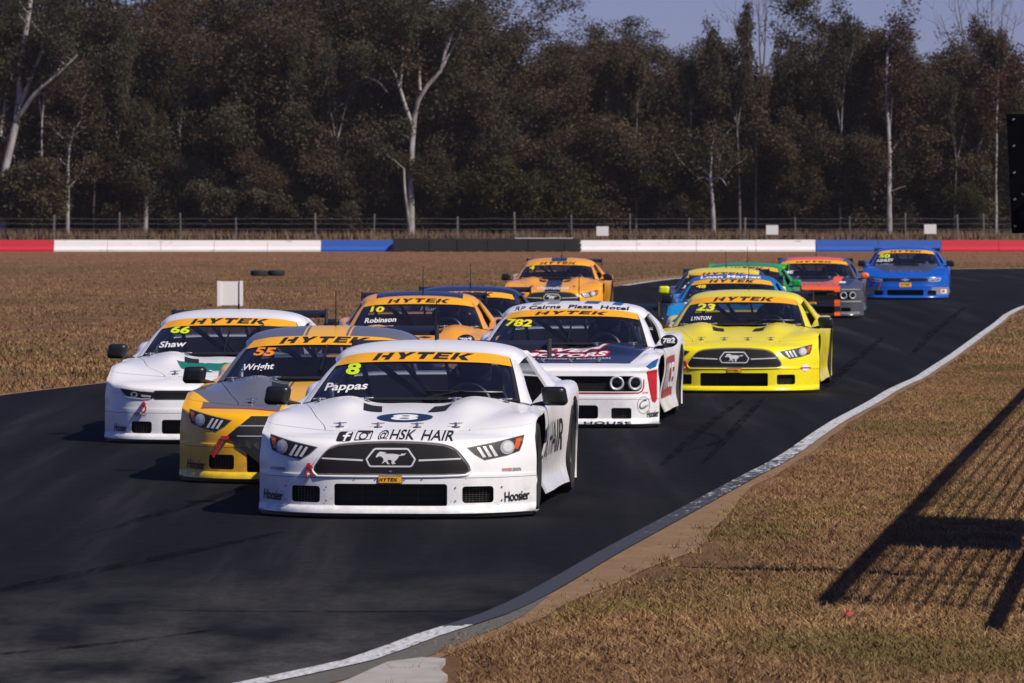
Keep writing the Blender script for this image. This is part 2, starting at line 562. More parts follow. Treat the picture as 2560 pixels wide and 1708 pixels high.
def text2d(s, bold=0.0, space=1.0):
    key = (s, bold, space)
    if key not in _tcache:
        cu = bpy.data.curves.new('tmp', 'FONT'); cu.body = s; cu.size = 1.0; cu.offset = bold; cu.space_character = space; cu.fill_mode = 'BOTH'; cu.resolution_u = 3
        _tcache[key] = _flat(cu)
    return _tcache[key]
LET = {
    'H': (1.5, [[(0, 0), (.42, 0), (.42, 1), (0, 1)], [(.58, .36), (1.0, .36), (1.0, 0), (1.42, 0), (1.42, 1), (1.0, 1), (1.0, .66), (.58, .66)]]),
    'Y': (1.5, [[(0, 1), (.5, 1), (.75, .68), (1.0, 1), (1.5, 1), (.97, .38), (.97, 0), (.53, 0), (.53, .38)]]),
    'T': (1.4, [[(0, 1), (1.4, 1), (1.4, .7), (.93, .7), (.93, 0), (.47, 0), (.47, .7), (0, .7)]]),
    'E': (1.25, [[(0, 0), (1.25, 0), (1.25, .25), (.42, .25), (.42, .39), (1.12, .39), (1.12, .61), (.42, .61), (.42, .75), (1.25, .75), (1.25, 1), (0, 1)]]),
    'K': (1.55, [[(0, 0), (.42, 0), (.42, 1), (0, 1)], [(.46, .5), (.98, 1), (1.55, 1), (.95, .52), (1.55, 0), (.98, 0)]]),
}
def hytek2d():
    polys = []; x = 0
    for ch in 'HYTEK':
        w, ps = LET[ch]
        for p in ps: polys.append([(x + a + b * .32, b) for a, b in p])
        x += w + .22
    return shape2d(polys)
def subdiv(V2, F, maxlen):
    bm = bmesh.new()
    vs = [bm.verts.new((a, b, 0)) for a, b in V2]
    for f in F:
        try: bm.faces.new([vs[i] for i in f])
        except ValueError: pass
    bmesh.ops.triangulate(bm, faces=bm.faces[:])
    for _ in range(5):
        es = [e for e in bm.edges if e.calc_length() > maxlen]
        if not es: break
        bmesh.ops.subdivide_edges(bm, edges=es, cuts=1)
        bmesh.ops.triangulate(bm, faces=[f for f in bm.faces if len(f.verts) > 3])
    bm.verts.index_update()
    V = np.array([v.co[:2] for v in bm.verts]).reshape(-1, 2); T = [tuple(v.index for v in f.verts) for f in bm.faces]
    bm.free()
    return V, T
FRONT, TOP, RIGHT = 0, 1, 2
def decal(name, VF, bvh, mode, off=0.003, maxlen=0.05, tilt=0.0, gap=10.0):
    V2, T = subdiv(VF[0], VF[1], maxlen)
    P = []; ok = []
    for a, b in V2:
        if mode == FRONT: o, d = Vector((a, -3, b + 3 * tilt)), Vector((0, 1, -tilt)).normalized()
        elif mode == TOP: o, d = Vector((a, b, 3)), Vector((0, 0, -1))
        else: o, d = Vector((3, a, b)), Vector((-1, 0, 0))
        h, n, i, _ = bvh.ray_cast(o, d)
        if h is None:
            P.append((0, 0, 0)); ok.append(False)
        else:
            if n.dot(d) > 0: n = -n
            q = h + n * off
            P.append(tuple(q)); ok.append(True)
    T = [t for t in T if all(ok[i] for i in t)]
    # drop triangles that bridge a gap in the surface
    T = [t for t in T if max((Vector(P[t[i]]) - Vector(P[t[i - 1]])).length for i in range(3)) < maxlen * gap]
    me = mesh_of(name, P, T)
    bm = bmesh.new(); bm.from_mesh(me)
    bmesh.ops.delete(bm, geom=[v for v in bm.verts if not v.link_faces], context='VERTS')
    for f in bm.faces:
        ax = Vector((0, -1, 0)) if mode == FRONT else (Vector((0, 0, 1)) if mode == TOP else Vector((1, 0, 0)))
        if f.normal.dot(ax) < 0: f.normal_flip()
    bm.to_mesh(me); bm.free()
    return me
def arch(VF, k=.09):
    V = VF[0].copy(); V[:, 1] -= k * V[:, 0] ** 2
    return V, VF[1]
def bvh_of(*PFs):
    P, F = join(*PFs)
    return BVHTree.FromPolygons([tuple(p) for p in P], F)

# ------------------------------------------------------------------ car materials
def paint(name, col, layers=(), rough=0.26, coat=0.32, dirt=0.25, metal=0.0):
    """layers: (list of half-spaces (a, b, c, d, use|x|) kept where a*x+b*y+c*z > d, colour[, noise amount])"""
    t = NT(name)
    o = t.obj()
    sp = t.new('ShaderNodeSeparateXYZ'); t.link(o, sp.inputs[0])
    ax = t.math('ABSOLUTE', sp.outputs[0])
    c = col
    for L in layers:
        halves, lc = L[0], L[1]
        msk = 1.0
        nz = t.math('MULTIPLY', t.math('SUBTRACT', t.noise(L[3] if len(L) > 3 else 14, 3, .6, o), 0.5), L[2]) if len(L) > 2 else 0.0
        for (a, b, cc, d, ab) in halves:
            s = t.math('ADD', t.math('MULTIPLY', ax if ab else sp.outputs[0], a), t.math('ADD', t.math('MULTIPLY', sp.outputs[1], b), t.math('MULTIPLY', sp.outputs[2], cc)))
            s = t.math('ADD', s, nz) if len(L) > 2 else s
            msk = t.math('MULTIPLY', msk, t.math('GREATER_THAN', s, d))
        c = t.mix(msk, c, lc)
    # road grime towards the sill and stone chips on the nose
    g = t.noise(9, 5, .7, o)
    low = t.math('SUBTRACT', 1.0, t.math('DIVIDE', sp.outputs[2], 0.42), True)
    gm = t.math('MULTIPLY', t.math('MULTIPLY', low, t.math('SUBTRACT', g, 0.36, True)), 3.0 * dirt, True)
    c = t.mix(gm, c, (.10, .085, .075, 1))
    spk = t.new('ShaderNodeTexVoronoi'); spk.inputs['Scale'].default_value = 26
    t.link(o, spk.inputs['Vector'])
    near = t.math('LESS_THAN', sp.outputs[1], 0.5)
    sm = t.math('MULTIPLY', t.math('MULTIPLY', t.math('LESS_THAN', spk.outputs['Distance'], 0.10), near), t.math('GREATER_THAN', g, 0.52))
    c = t.mix(t.math('MULTIPLY', sm, 0.7), c, (.05, .045, .04, 1))
    t.link(c, t.p.inputs['Base Color'])
    t.set(Roughness=rough, Metallic=metal)
    t.p.inputs['Coat Weight'].default_value = coat
    t.p.inputs['Coat Roughness'].default_value = 0.06
    t.bump(t.noise(3.2, 2, .5, o), 0.10, 0.02)
    return t.m
def vinyl(name, col, rough=0.45):
    t = NT(name)
    t.p.inputs['Base Color'].default_value = col
    f = t.noise(30, 3, .6, t.obj())
    t.link(t.mix(f, tuple(x * .88 for x in col[:3]) + (1,), col), t.p.inputs['Base Color'])
    t.set(Roughness=rough)
    return t.m
def mat_glass(name, tint, refl):
    t = NT(name)
    t.n.remove(t.p)
    tr = t.new('ShaderNodeBsdfTransparent'); tr.inputs[0].default_value = tint
    gl = t.new('ShaderNodeBsdfGlossy'); gl.inputs['Roughness'].default_value = 0.03; gl.inputs[0].default_value = (.9, .93, 1, 1)
    lw = t.new('ShaderNodeFresnel'); lw.inputs['IOR'].default_value = 1.45
    dust = t.new('ShaderNodeBsdfDiffuse'); dust.inputs[0].default_value = (.30, .27, .25, 1)
    mx = t.new('ShaderNodeMixShader'); t.link(t.math('MULTIPLY', lw.outputs[0], refl), mx.inputs[0]); t.link(tr.outputs[0], mx.inputs[1]); t.link(gl.outputs[0], mx.inputs[2])
    m2 = t.new('ShaderNodeMixShader')
    t.link(t.math('MULTIPLY', t.noise(5, 5, .7, t.obj()), 0.03), m2.inputs[0]); t.link(mx.outputs[0], m2.inputs[1]); t.link(dust.outputs[0], m2.inputs[2])
    t.link(m2.outputs[0], t.out.inputs[0])
    return t.m
def mat_grille():
    t = NT('printed_grille')
    o = t.obj()
    v = t.new('ShaderNodeTexBrick'); v.offset = .5
    v.inputs['Scale'].default_value = 52; v.inputs['Mortar Size'].default_value = .07; v.inputs['Mortar Smooth'].default_value = .6; v.inputs['Brick Width'].default_value = .85; v.inputs['Row Height'].default_value = .5
    v.inputs['Color1'].default_value = (.005, .005, .005, 1); v.inputs['Color2'].default_value = (.009, .0085, .0085, 1); v.inputs['Mortar'].default_value = (.032, .030, .030, 1)
    sw = t.new('ShaderNodeSeparateXYZ'); t.link(o, sw.inputs[0]); cb = t.new('ShaderNodeCombineXYZ'); t.link(sw.outputs[0], cb.inputs[0]); t.link(sw.outputs[2], cb.inputs[1])
    t.link(cb.outputs[0], v.inputs['Vector']); t.link(v.outputs['Color'], t.p.inputs['Base Color']); t.p.inputs['Specular IOR Level'].default_value = .15
    t.set(Roughness=.5)
    return t.m
def mat_mesh():
    t = NT('wire_mesh_screen')
    o = t.obj(); sp = t.new('ShaderNodeSeparateXYZ'); t.link(o, sp.inputs[0])
    t.link(t.ramp(t.noise(20, 3, .6, o), [(.3, (.05, .045, .035)), (.7, (.20, .18, .15))]), t.p.inputs['Base Color'])
    t.set(Roughness=.5, Metallic=.6)
    return t.m
WHITE = (.80, .79, .80, 1)
M = dict(
    black=plain('satin_black', (.008, .008, .009), .35, var=.3), rubber=plain('tyre_rubber', (.018, .017, .017), .8, var=.35, scale=14),
    carbon=plain('black_composite', (.013, .013, .015), .35, var=.3), dark=plain('interior_black', (.010, .011, .014), .8, var=.3),
    cage=plain('cage_tube', (.03, .032, .038), .45, var=.2), strap=plain('grey_strap', (.20, .19, .19), .7), steel=plain('bright_steel', (.62, .60, .58), .25, 1.0, var=.2, scale=60),
    rim=plain('wheel_rim', (.06, .06, .065), .35, .7), red=vinyl('red_vinyl', (.52, .012, .02, 1)), tow=plain('red_tow_strap', (.36, .008, .015), .6),
    orange=vinyl('amber_lens', (.62, .10, .015, 1), .25), lamp=vinyl('lamp_white', (.55, .55, .58, 1), .3), chrome=vinyl('printed_silver', (.55, .55, .57, 1), .3),
    grey=vinyl('printed_grey', (.12, .115, .12, 1), .5), banner=vinyl('amber_banner', (.85, .385, .006, 1), .45), ink=vinyl('black_vinyl', (.008, .008, .010, 1), .6),
    white=vinyl('white_vinyl', (.78, .78, .80, 1), .45), fluo=vinyl('fluorescent_yellow', (.62, .80, .01, 1), .5), yel=vinyl('yellow_vinyl', (.80, .72, .01, 1), .5),
    oran=vinyl('orange_vinyl', (.85, .27, .01, 1), .5), navy=vinyl('navy_vinyl', (.012, .030, .075, 1), .35), green=vinyl('green_vinyl', (.006, .16, .115, 1), .5),
    blue=vinyl('blue_vinyl', (.01, .10, .28, 1), .4), flame=vinyl('flame_vinyl', (.85, .12, .01, 1), .45), lensgrey=vinyl('lens_grey', (.36, .36, .38, 1), .2),
    grille=mat_grille(), mesh=mat_mesh(), glass=mat_glass('windscreen_glass', (.60, .65, .74, 1), .8), rglass=mat_glass('rear_glass', (.80, .83, .87, 1), .6),
    suit=plain('race_suit', (.012, .014, .022), .8, var=.3), helmet=plain('helmet_shell', (.02, .03, .07), .2, var=.3), visor=plain('visor', (.006, .006, .008), .08),
)

# ------------------------------------------------------------------ car body types
def build_type(kind):
    """returns dict(parts=[(key, name, mesh, role, parent)], bv, wbv)"""
    chal = kind == 'challenger'; cama = kind == 'camaro'
    ex, dep, wid = (8.0, .34, .985) if chal else ((4.2, .46, .955) if cama else (3.6, .50, .955))
    pl = lambda x: dep * (abs(x) / wid) ** ex
    X = [0, .24, .47, .70, .86, wid]
    rows = []
    if chal:
        spec = [(.06, 0), (.27, .01), (.32, .02), (.42, .02), (.51, .03), (.565, .07)]
    elif cama:
        spec = [(.06, 0), (.27, .015), (.33, .03), (.42, .05), (.49, .07), (.535, .20)]
    else:
        spec = [(.06, 0), (.275, .012), (.31, .025), (.41, .05), (.51, .115), (.550, .24)]
    for k, (z, dy) in enumerate(spec):
        r = []
        for i, x in enumerate(X):
            d = dy * (1.0, 1.0, .95, .8, .55, .30)[i]
            zz = z
            if k == 5: zz = z + (0, 0, 0, 0, .005, .02)[i]
            if k == 4 and not chal: zz = z + (0, 0, 0, .005, .005, .02)[i]
            xx = x - (.012 if (i == 5 and k > 3) else 0)
            r.append((xx, pl(x) + d, zz))
        rows.append(r)
    nose = .30 if chal else .42
    hs = .70 if chal else (.42 if cama else .50)
    hz = .60 if chal else .578
    rows.append([(0, nose - .02, hz + .006), (.2 if not chal else .26, nose - .015, hz + .006), (hs * .72, nose, hz + .006), (hs, nose + .02, hz + .004), (.84, nose + .18, .612), (wid - .02, .74, .632)])
    rows.append([(0, .80, .655), (.22, .80, .657), (.42, .80, .672), (.60 if not chal else .75, .82, .660), (.855, .88, .682), (wid - .015, .93, .664)])
    rows.append([(0, 1.14, .705), (.23, 1.14, .705), (.43, 1.14, .752), (.68 if not chal else .79, 1.18, .704), (.865, 1.20, .692), (wid - .015, 1.22, .668)])
    rows.append([(0, 1.45, .735), (.24, 1.46, .735), (.45, 1.49, .782), (.765 if not chal else .82, 1.64, .722), (.865, 1.62, .702), (wid - .025, 1.62, .682)])
    front = mirror_net(rows)
    c = 5
    e = .014
    bump = panel(front, c - 5, c + 5, 1 + e, 6 - e, 90, 40)
    val = panel(front, c - 5, c + 5, 0, 1 - e, 90, 10)
    hood = panel(front, c - 3 + e, c + 3 - e, 6 + e, 9, 72, 44)
    ftop = panel(front, c + 3 + e, c + 5, 6 + e, 9, 14, 30)
    # flanks: stations from the front corner to the tail, rows from the sill up, last row turned in to the window line
    st = [.515, .575, .74, .93, 1.22, 1.62, 2.1, 2.6, 3.05, 3.45, 3.85, 4.25, 4.6]
    if chal: st[0] = .40; st[1] = .55
    tx = [-.006, -.012, -.018, -.012, -.012, -.025, -.045, -.05, -.03, .015, .028, .012, -.03]
    tz = [.53, .582, .632, .664, .668, .682, .70, .72, .745, .775, .785, .785, .765]
    mx = [-.004, -.004, .004, .014, .015, -.01, -.03, -.03, .0, .04, .045, .02, -.04]
    sx = [-.004, -.004, .002, .008, .005, -.06, -.055, -.05, -.03, .035, .04, .0, -.07]
    bx = [-.004, -.004, .002, .008, .005, -.01, .0, .0, .01, .035, .04, -.01, -.09]
    inn = [-.04, -.05, -.06, -.06, -.06, -.09, -.10, -.10, -.12, -.16, -.18, -.17, -.14]
    top = [(wid + a, y, z) for a, y, z in zip(tx, st, tz)]
    mid = [(wid + a, y, .50) for a, y in zip(mx, st)]
    low = [(wid + a, y, .24) for a, y in zip(sx, st)]
    bot = [(wid + a, y, .095) for a, y in zip(bx, st)]
    inr = [(wid + a + b, y, z + (.0 if i < 5 else .022) - (.03 if i < 5 else 0)) for i, (a, b, y, z) in enumerate(zip(tx, inn, st, tz))]
    side = np.array([bot, low, mid, top, inr])
    fs = panel(side, 0, 5 - e, 0, 4, 44, 24)
    ds = panel(side, 5 + e, 8 - e, 0, 4, 26, 22)
    qs = panel(side, 8 + e, 12, 0, 4, 40, 24)
    # cabin
    cw = 1.06 if chal else 1.0
    ch = .012 if chal else (0.0 if cama else 0.0)
    s3 = lambda L: [(x * cw, y, z + ch * (z - .7) / .4) for x, y, z in L]
    ws = mirror_net([s3([(0, 1.48, .752), (.30, 1.50, .752), (.56, 1.56, .748), (.745, 1.69, .735)]),
                     s3([(0, 1.78, .866), (.28, 1.80, .864), (.53, 1.86, .856), (.70, 1.975, .838)]),
                     s3([(0, 2.10, .980), (.27, 2.12, .977), (.49, 2.18, .967), (.65, 2.285, .942)]),
                     s3([(0, 2.40, 1.066), (.25, 2.42, 1.062), (.455, 2.47, 1.050), (.60, 2.56, 1.022)])])
    wind = panel(ws, 0, 6, 0, 3, 48, 24)
    rf = mirror_net([s3([(0, 2.405, 1.068), (.25, 2.425, 1.064), (.455, 2.475, 1.052), (.605, 2.565, 1.022), (.665, 2.63, .978)]),
                     s3([(0, 2.75, 1.125), (.25, 2.75, 1.120), (.455, 2.76, 1.105), (.61, 2.77, 1.070), (.685, 2.78, 1.012)]),
                     s3([(0, 3.05, 1.142), (.25, 3.05, 1.137), (.455, 3.05, 1.120), (.61, 3.05, 1.083), (.69, 3.05, 1.020)]),
                     s3([(0, 3.42, 1.120), (.25, 3.42, 1.115), (.455, 3.42, 1.10), (.60, 3.42, 1.068), (.685, 3.42, 1.000)])])
    roof = panel(rf, 0, 8, 0, 3, 56, 30)
    ap = np.array([s3([(.750, 1.695, .735), (.80, 1.755, .722), (.835, 1.83, .694)]),
                   s3([(.705, 1.98, .838), (.750, 2.035, .824), (.772, 2.09, .797)]),
                   s3([(.655, 2.29, .942), (.697, 2.345, .927), (.715, 2.395, .902)]),
                   s3([(.606, 2.566, 1.020), (.640, 2.605, 1.003), (.664, 2.64, .972)])])
    apil = panel(ap, 0, 2, 0, 3, 6, 20)
    cp = np.array([[(.845 * 1, 3.18, .775), (.86, 3.55, .80), (.80, 3.95, .812), (.72, 4.18, .845)],
                   [(.76 * cw, 3.17, .90), (.775 * cw, 3.45, .915), (.745 * cw, 3.75, .92), (.66 * cw, 3.88, .95)],
                   [(.688 * cw, 3.16, 1.016), (.694 * cw, 3.30, 1.014), (.668 * cw, 3.40, 1.036), (.605 * cw, 3.43, 1.066)]])
    cpil = panel(cp, 0, 3, 0, 2, 20, 14)
    bl = mirror_net([s3([(0, 3.43, 1.118), (.455, 3.43, 1.098), (.60, 3.43, 1.066)]), s3([(0, 3.80, .985), (.47, 3.80, .970), (.645, 3.81, .950)]), [(0, 4.16, .865), (.48, 4.16, .860), (.70, 4.17, .846)]])
    back = panel(bl, 0, 4, 0, 2, 24, 12)
    dk = mirror_net([[(0, 4.165, .862), (.5, 4.165, .857), (.72, 4.18, .844), (.82, 4.12, .806)], [(0, 4.6, .872), (.5, 4.59, .865), (.74, 4.57, .845), (.86, 4.5, .786)],
                     [(0, 4.68, .80), (.5, 4.67, .80), (.76, 4.65, .78), (.90, 4.58, .72)], [(0, 4.72, .52), (.5, 4.71, .52), (.78, 4.69, .5), (.905, 4.60, .48)], [(0, 4.66, .22), (.5, 4.66, .22), (.76, 4.63, .22), (.87, 4.58, .22)]])
    deck = panel(dk, 0, 6, 0, 4, 36, 28)
    parts = []
    add = lambda key, name, me, role, par=None: parts.append((key, name, me, role, par))
    def solid(name, PF, t=.008, sm=38):
        P, F = thick(PF, t)
        return mesh_of(name, P, F, sm)
    # openings
    if chal:
        holes = [rrect(-.42, .42, .085, .215, .03), rrect(.545, .735, .085, .19, .02), rrect(-.735, -.545, .085, .19, .02)]
        band = rrect(-.835, .835, .345, .492, .06)
        bhole = [band]
    elif cama:
        holes = [rrect(-.40, .40, .085, .212, .025), rrect(.49, .68, .09, .196, .025), rrect(-.68, -.49, .09, .196, .025)]
        bhole = []
    else:
        holes = [rrect(-.386, .386, .083, .236, .02), rrect(.485, .69, .105, .218, .022), rrect(-.69, -.485, .105, .218, .022)]
        bhole = []
    P, F = thick(val, .02); vme = mesh_of('valance', P, F)
    vme = boolean(vme, [prism_y(h, -.3, .6) for h in holes]); vme.shade_smooth(); vme.set_sharp_from_angle(angle=math.radians(35))
    P, F = thick(bump, .02); bme = mesh_of('bumper', P, F)
    if bhole:
        bme = boolean(bme, [prism_y(h, -.3, .16) for h in bhole])
    bme.shade_smooth(); bme.set_sharp_from_angle(angle=math.radians(40))
    add('bumper', 'front_bumper', bme, 'bumper')
    add('valance', 'valance', vme, 'valance', 'bumper')
    for i, h in enumerate(holes):
        g = grow(h, .006); n = len(g)
        yb = .10 + pl(sum(p[0] for p in h) / n) + .05
        m = MB(); m.add([(x, pl(x) + .018, z) for x, z in g] + [(x, pl(x) * .4 + yb, z) for x, z in g], [tuple(range(n, 2 * n))] + [(k, (k + 1) % n, n + (k + 1) % n, n + k) for k in range(n)])
        add('duct%d' % i, 'air_intake', m.mesh('air_intake', recalc=False), M['dark'], 'bumper')
        m = MB()
        x0, x1 = min(p[0] for p in h), max(p[0] for p in h); z0, z1 = min(p[1] for p in h), max(p[1] for p in h)
        step = .022 if i else .19
        yy = (lambda x: pl(x) + (.055 if i else .05))
        k = x0 + step
        while k < x1 - .004:
            m.box(k - .0012, k + .0012, yy(k), yy(k) + .003, z0, z1); k += step
        k = z0 + (.013 if i else .05)
        while k < z1 - .003:
            segs = 8
            for s in range(segs):
                a, b = x0 + (x1 - x0) * s / segs, x0 + (x1 - x0) * (s + 1) / segs
                m.add([(a, yy(a) - .001, k - .001), (b, yy(b) - .001, k - .001), (b, yy(b) - .001, k + .001), (a, yy(a) - .001, k + .001)], [(0, 1, 2, 3)])
            k += .014 if i else .05
        add('scr%d' % i, 'mesh_screen', m.mesh('mesh_screen'), M['mesh'] if i else M['black'], 'duct%d' % i)
    # splitter lip
    n = 60; m = MB(); V = []; F = []
    for k in range(n + 1):
        x = -wid + 2 * wid * k / n; y = pl(x)
        V += [(x, y + .05, .085), (x, y - .012, .088), (x, y - .045, .062), (x, y - .050, .038), (x, y - .03, .028), (x, y + .3, .028)]
    for k in range(n):
        for j in range(5):
            a = k * 6 + j; F.append((a, a + 6, a + 7, a + 1))
    m.add(V, F); add('lip', 'splitter', m.mesh('splitter', 50), 'lip', 'bumper')
    m = MB(); V = []; F = []
    for k in range(n + 1):
        x = (-wid + 2 * wid * k / n) * .985; y = pl(x)
        V += [(x, y - .03, .027), (x, y - .03, .012), (x, y + .25, .012)]
    for k in range(n):
        for j in range(2):
            a = k * 3 + j; F.append((a, a + 3, a + 4, a + 1))
    m.add(V, F); add('edge', 'splitter_edge', m.mesh('splitter_edge'), M['black'], 'lip')
    add('hood', 'hood', solid('hood', hood), 'hood')
    arches = [cyl_x(.935, .315, .365, .6, 1.3)]
    P, F = thick(fs, .014); fm = boolean(mesh_of('f', P, F), arches)
    bm = bmesh.new(); bm.from_mesh(fm)
    P, F = thick(ftop, .008); tm = mesh_of('t', P, F); bm.from_mesh(tm)
    bm.to_mesh(fm); bm.free(); fm.shade_smooth(); fm.set_sharp_from_angle(angle=math.radians(38))
    P, F = thick(qs, .014); qm = boolean(mesh_of('q', P, F), [cyl_x(3.62, .33, .385, .6, 1.3)]); qm.shade_smooth(); qm.set_sharp_from_angle(angle=math.radians(38))
    dm = solid('door', ds, .014)
    def mir(me):
        b = bmesh.new(); b.from_mesh(me)
        for v in b.verts: v.co.x *= -1
        bmesh.ops.reverse_faces(b, faces=b.faces)
        r = bpy.data.meshes.new(me.name); b.to_mesh(r); b.free()
        r.shade_smooth(); r.set_sharp_from_angle(angle=math.radians(38))
        return r
    am = solid('a', apil, .02); cm_ = solid('c', cpil, .02)
    for tagk, fn in (('R', lambda q: q), ('L', mir)):
        add('fender' + tagk, 'front_fender', fn(fm), 'fender')
        add('door' + tagk, 'door', fn(dm), 'side')
        add('quarter' + tagk, 'rear_quarter_panel', fn(qm), 'side')
        add('apil' + tagk, 'windscreen_pillar', fn(am), 'pillar')
        add('cpil' + tagk, 'rear_pillar', fn(cm_), 'pillar')
    add('roof', 'roof', solid('roof', roof, .012), 'roof')
    add('deck', 'boot_lid', solid('deck', deck, .01), 'side')
    add('glass', 'windscreen', mesh_of('windscreen', *wind, 60), M['glass'])
    add('back', 'rear_window', mesh_of('rear_window', *back, 60), M['rglass'])
    # black windscreen surround
    V, F = panel(ws, 0, 6, 0, 3, 60, 30)
    wb = bvh_of((V, F))
    fr = []
    for (a, b, cc, d) in ((0, 6, 0, .16), (0, .13, .1, 3), (5.87, 6, .1, 3)):
        q = panel(ws, a, b, cc, d, 40 if b - a > 1 else 3, 4 if b - a > 1 else 24); fr.append(q)
    P, F = join(*fr); P = P + np.array([0, -.003, .003])
    add('frit', 'screen_surround', mesh_of('screen_surround', P, F, 60), M['ink'], 'glass')
    # amber banner along the top of the screen
    hb = 2.22 if not chal else 2.28
    P, F = panel(ws, .02, 5.98, hb, 3.02, 50, 10)
    add('banner', 'sun_strip', mesh_of('sun_strip', P + np.array([0, -.006, .006]), F, 60), 'strip', 'glass')
    zb = float(panel(ws, 3, 3, hb, hb, 1, 1)[0][0][2]); zt = 1.066
    add('hyt', 'banner_lettering', decal('banner_lettering', arch(fit(hytek2d(), -.36, .36, zb + .014, zt - .006)), wb, FRONT, .0095, .05), 'bannertext', 'banner')
    # wheels
    for k, (x, y, rad, w) in enumerate(((.80, .935, .318, .28), (-.80, .935, .318, .28), (.83, 3.62, .330, .31), (-.83, 3.62, .330, .31))):
        s = 1 if x > 0 else -1
        m = MB(); h = w / 2
        m.lathe([(-h * .82, rad * .68), (-h, rad * .80), (-h * .97, rad * .92), (-h * .80, rad * .985), (-h * .3, rad), (h * .3, rad), (h * .80, rad * .985), (h * .97, rad * .92), (h, rad * .80), (h * .82, rad * .68)], (x, y, rad), 'x', 40)
        add('tyre%d' % k, 'tyre', m.mesh('tyre', 40), M['rubber'], 'wheel%d' % k)
        m = MB(); m.lathe([(-h * .8, rad * .685), (s * h * .35, rad * .62), (s * h * .8, rad * .69)], (x, y, rad), 'x', 40)
        for j in range(10):
            a = 2 * math.pi * j / 10
            ca, sa = math.cos(a), math.sin(a)
            m.tube([(x + s * h * .35, y + ca * .05, rad + sa * .05), (x + s * h * .55, y + ca * rad * .66, rad + sa * rad * .66)], .014, 5)
        m.lathe([(s * h * .25, .001), (s * h * .5, .03), (s * h * .42, .06), (s * h * .2, .07)], (x, y, rad), 'x', 20)
        parts.insert(0, ('wheel%d' % k, 'wheel', m.mesh('wheel', 40), M['rim'], None))
    # inner wells, floor, bulkheads, dash, seat
    m = MB(); m.box(-.82, .82, .45, 4.55, .075, .095); m.box(-.74, .74, 1.52, 1.55, .10, .66); m.box(-.70, .70, 1.56, 1.98, .56, .70); m.box(-.60, .60, .45, .50, .10, .50)
    m.box(-.62, -.58, .5, 1.5, .1, .56); m.box(.58, .62, .5, 1.5, .1, .56); m.box(-.66, .66, 3.20, 4.25, .60, .66); m.box(-.66, .66, 3.18, 3.22, .10, .66)
    m.box(.62, .66, 3.2, 4.3, .1, .62); m.box(-.66, -.62, 3.2, 4.3, .1, .62)
    add('tub', 'interior_tub', m.mesh('interior_tub'), M['dark'])
    m = MB(); r = .021
    hoop = [(.62, 2.92, .15), (.66, 2.92, .70), (.60, 2.94, 1.00), (.50, 2.95, 1.055), (0, 2.95, 1.085), (-.50, 2.95, 1.055), (-.60, 2.94, 1.00), (-.66, 2.92, .70), (-.62, 2.92, .15)]
    m.tube(hoop, r)
    for s in (1, -1):
        m.tube([(s * .55, 2.94, 1.03), (s * .52, 2.56, 1.0), (s * .62, 2.22, .90), (s * .73, 1.78, .72), (s * .70, 1.70, .2)], r)
        m.tube([(s * .52, 2.95, 1.05), (s * .55, 3.9, .66)], r)
        m.tube([(s * .66, 2.92, .62), (s * .72, 1.8, .45)], r); m.tube([(s * .66, 2.92, .36), (s * .72, 1.8, .62)], r)
    m.tube([(-.50, 2.95, 1.05), (.36, 2.93, .40)], .024); m.tube([(-.62, 2.93, .62), (.62, 2.93, .62)], r); m.tube([(-.52, 2.56, 1.0), (.52, 2.56, 1.0)], r)
    m.tube([(-.3, 2.95, 1.07), (-.05, 3.9, .66)], .018)
    add('cage', 'roll_cage', m.mesh('roll_cage', 50), M['cage'])
    for xx in (-.24, .02, .24):
        m = MB(); m.add([(xx - .014, 3.45, 1.09), (xx + .014, 3.45, 1.09), (xx + .014, 4.1, .855), (xx - .014, 4.1, .855), (xx - .014, 3.44, 1.085), (xx + .014, 3.44, 1.085), (xx + .014, 4.09, .85), (xx - .014, 4.09, .85)], [(0, 1, 2, 3), (7, 6, 5, 4), (0, 4, 5, 1), (2, 6, 7, 3), (1, 5, 6, 2), (3, 7, 4, 0)])
        add('strap%.2f' % xx, 'window_strap', m.mesh('window_strap'), M['strap'], 'back')
    m = MB(); sxx = .34
    sh = [(.25, .14), (.27, .45), (.30, .62), (.24, .70), (.20, .78), (.20, .90), (.14, .96)]
    V = []; F = []
    for w2, z in sh:
        y = 2.62 + (z - .2) * .25
        V += [(sxx - w2, y - .10, z), (sxx - w2 * .8, y + .05, z), (sxx + w2 * .8, y + .05, z), (sxx + w2, y - .10, z), (sxx + w2, y + .10, z), (sxx - w2, y + .10, z)]
    for i in range(len(sh) - 1):
        for j in range(6):
            a = i * 6 + j; b = i * 6 + (j + 1) % 6; F.append((a, b, b + 6, a + 6))
    F.append(tuple(range(len(V) - 6, len(V))))
    m.add(V, F); m.box(sxx - .26, sxx + .26, 2.15, 2.68, .12, .30)
    add('seat', 'racing_seat', m.mesh('racing_seat', 40), M['dark'])
    m = MB()
    ring = [(sxx + .165 * math.cos(t * math.pi / 12), 2.10 + .05 * math.sin(t * math.pi / 12), .68 + .165 * math.sin(t * math.pi / 12)) for t in range(25)]
    m.tube(ring, .016, 6, False); m.tube([(sxx - .16, 2.10, .68), (sxx + .16, 2.10, .68)], .014, 6); m.tube([(sxx, 2.10, .68), (sxx, 1.9, .60)], .02, 6)
    add('wheelring', 'steering_wheel', m.mesh('steering_wheel', 50), M['black'])
    # rear wing
    m = MB(); V = []; F = []
    prf = [(4.40, 1.030), (4.42, 1.052), (4.52, 1.075), (4.66, 1.098), (4.66, 1.092), (4.52, 1.058), (4.44, 1.035)]
    if chal: pass
    for s in (-.735, .735):
        V += [(s, y, z) for y, z in prf]
    nP = len(prf)
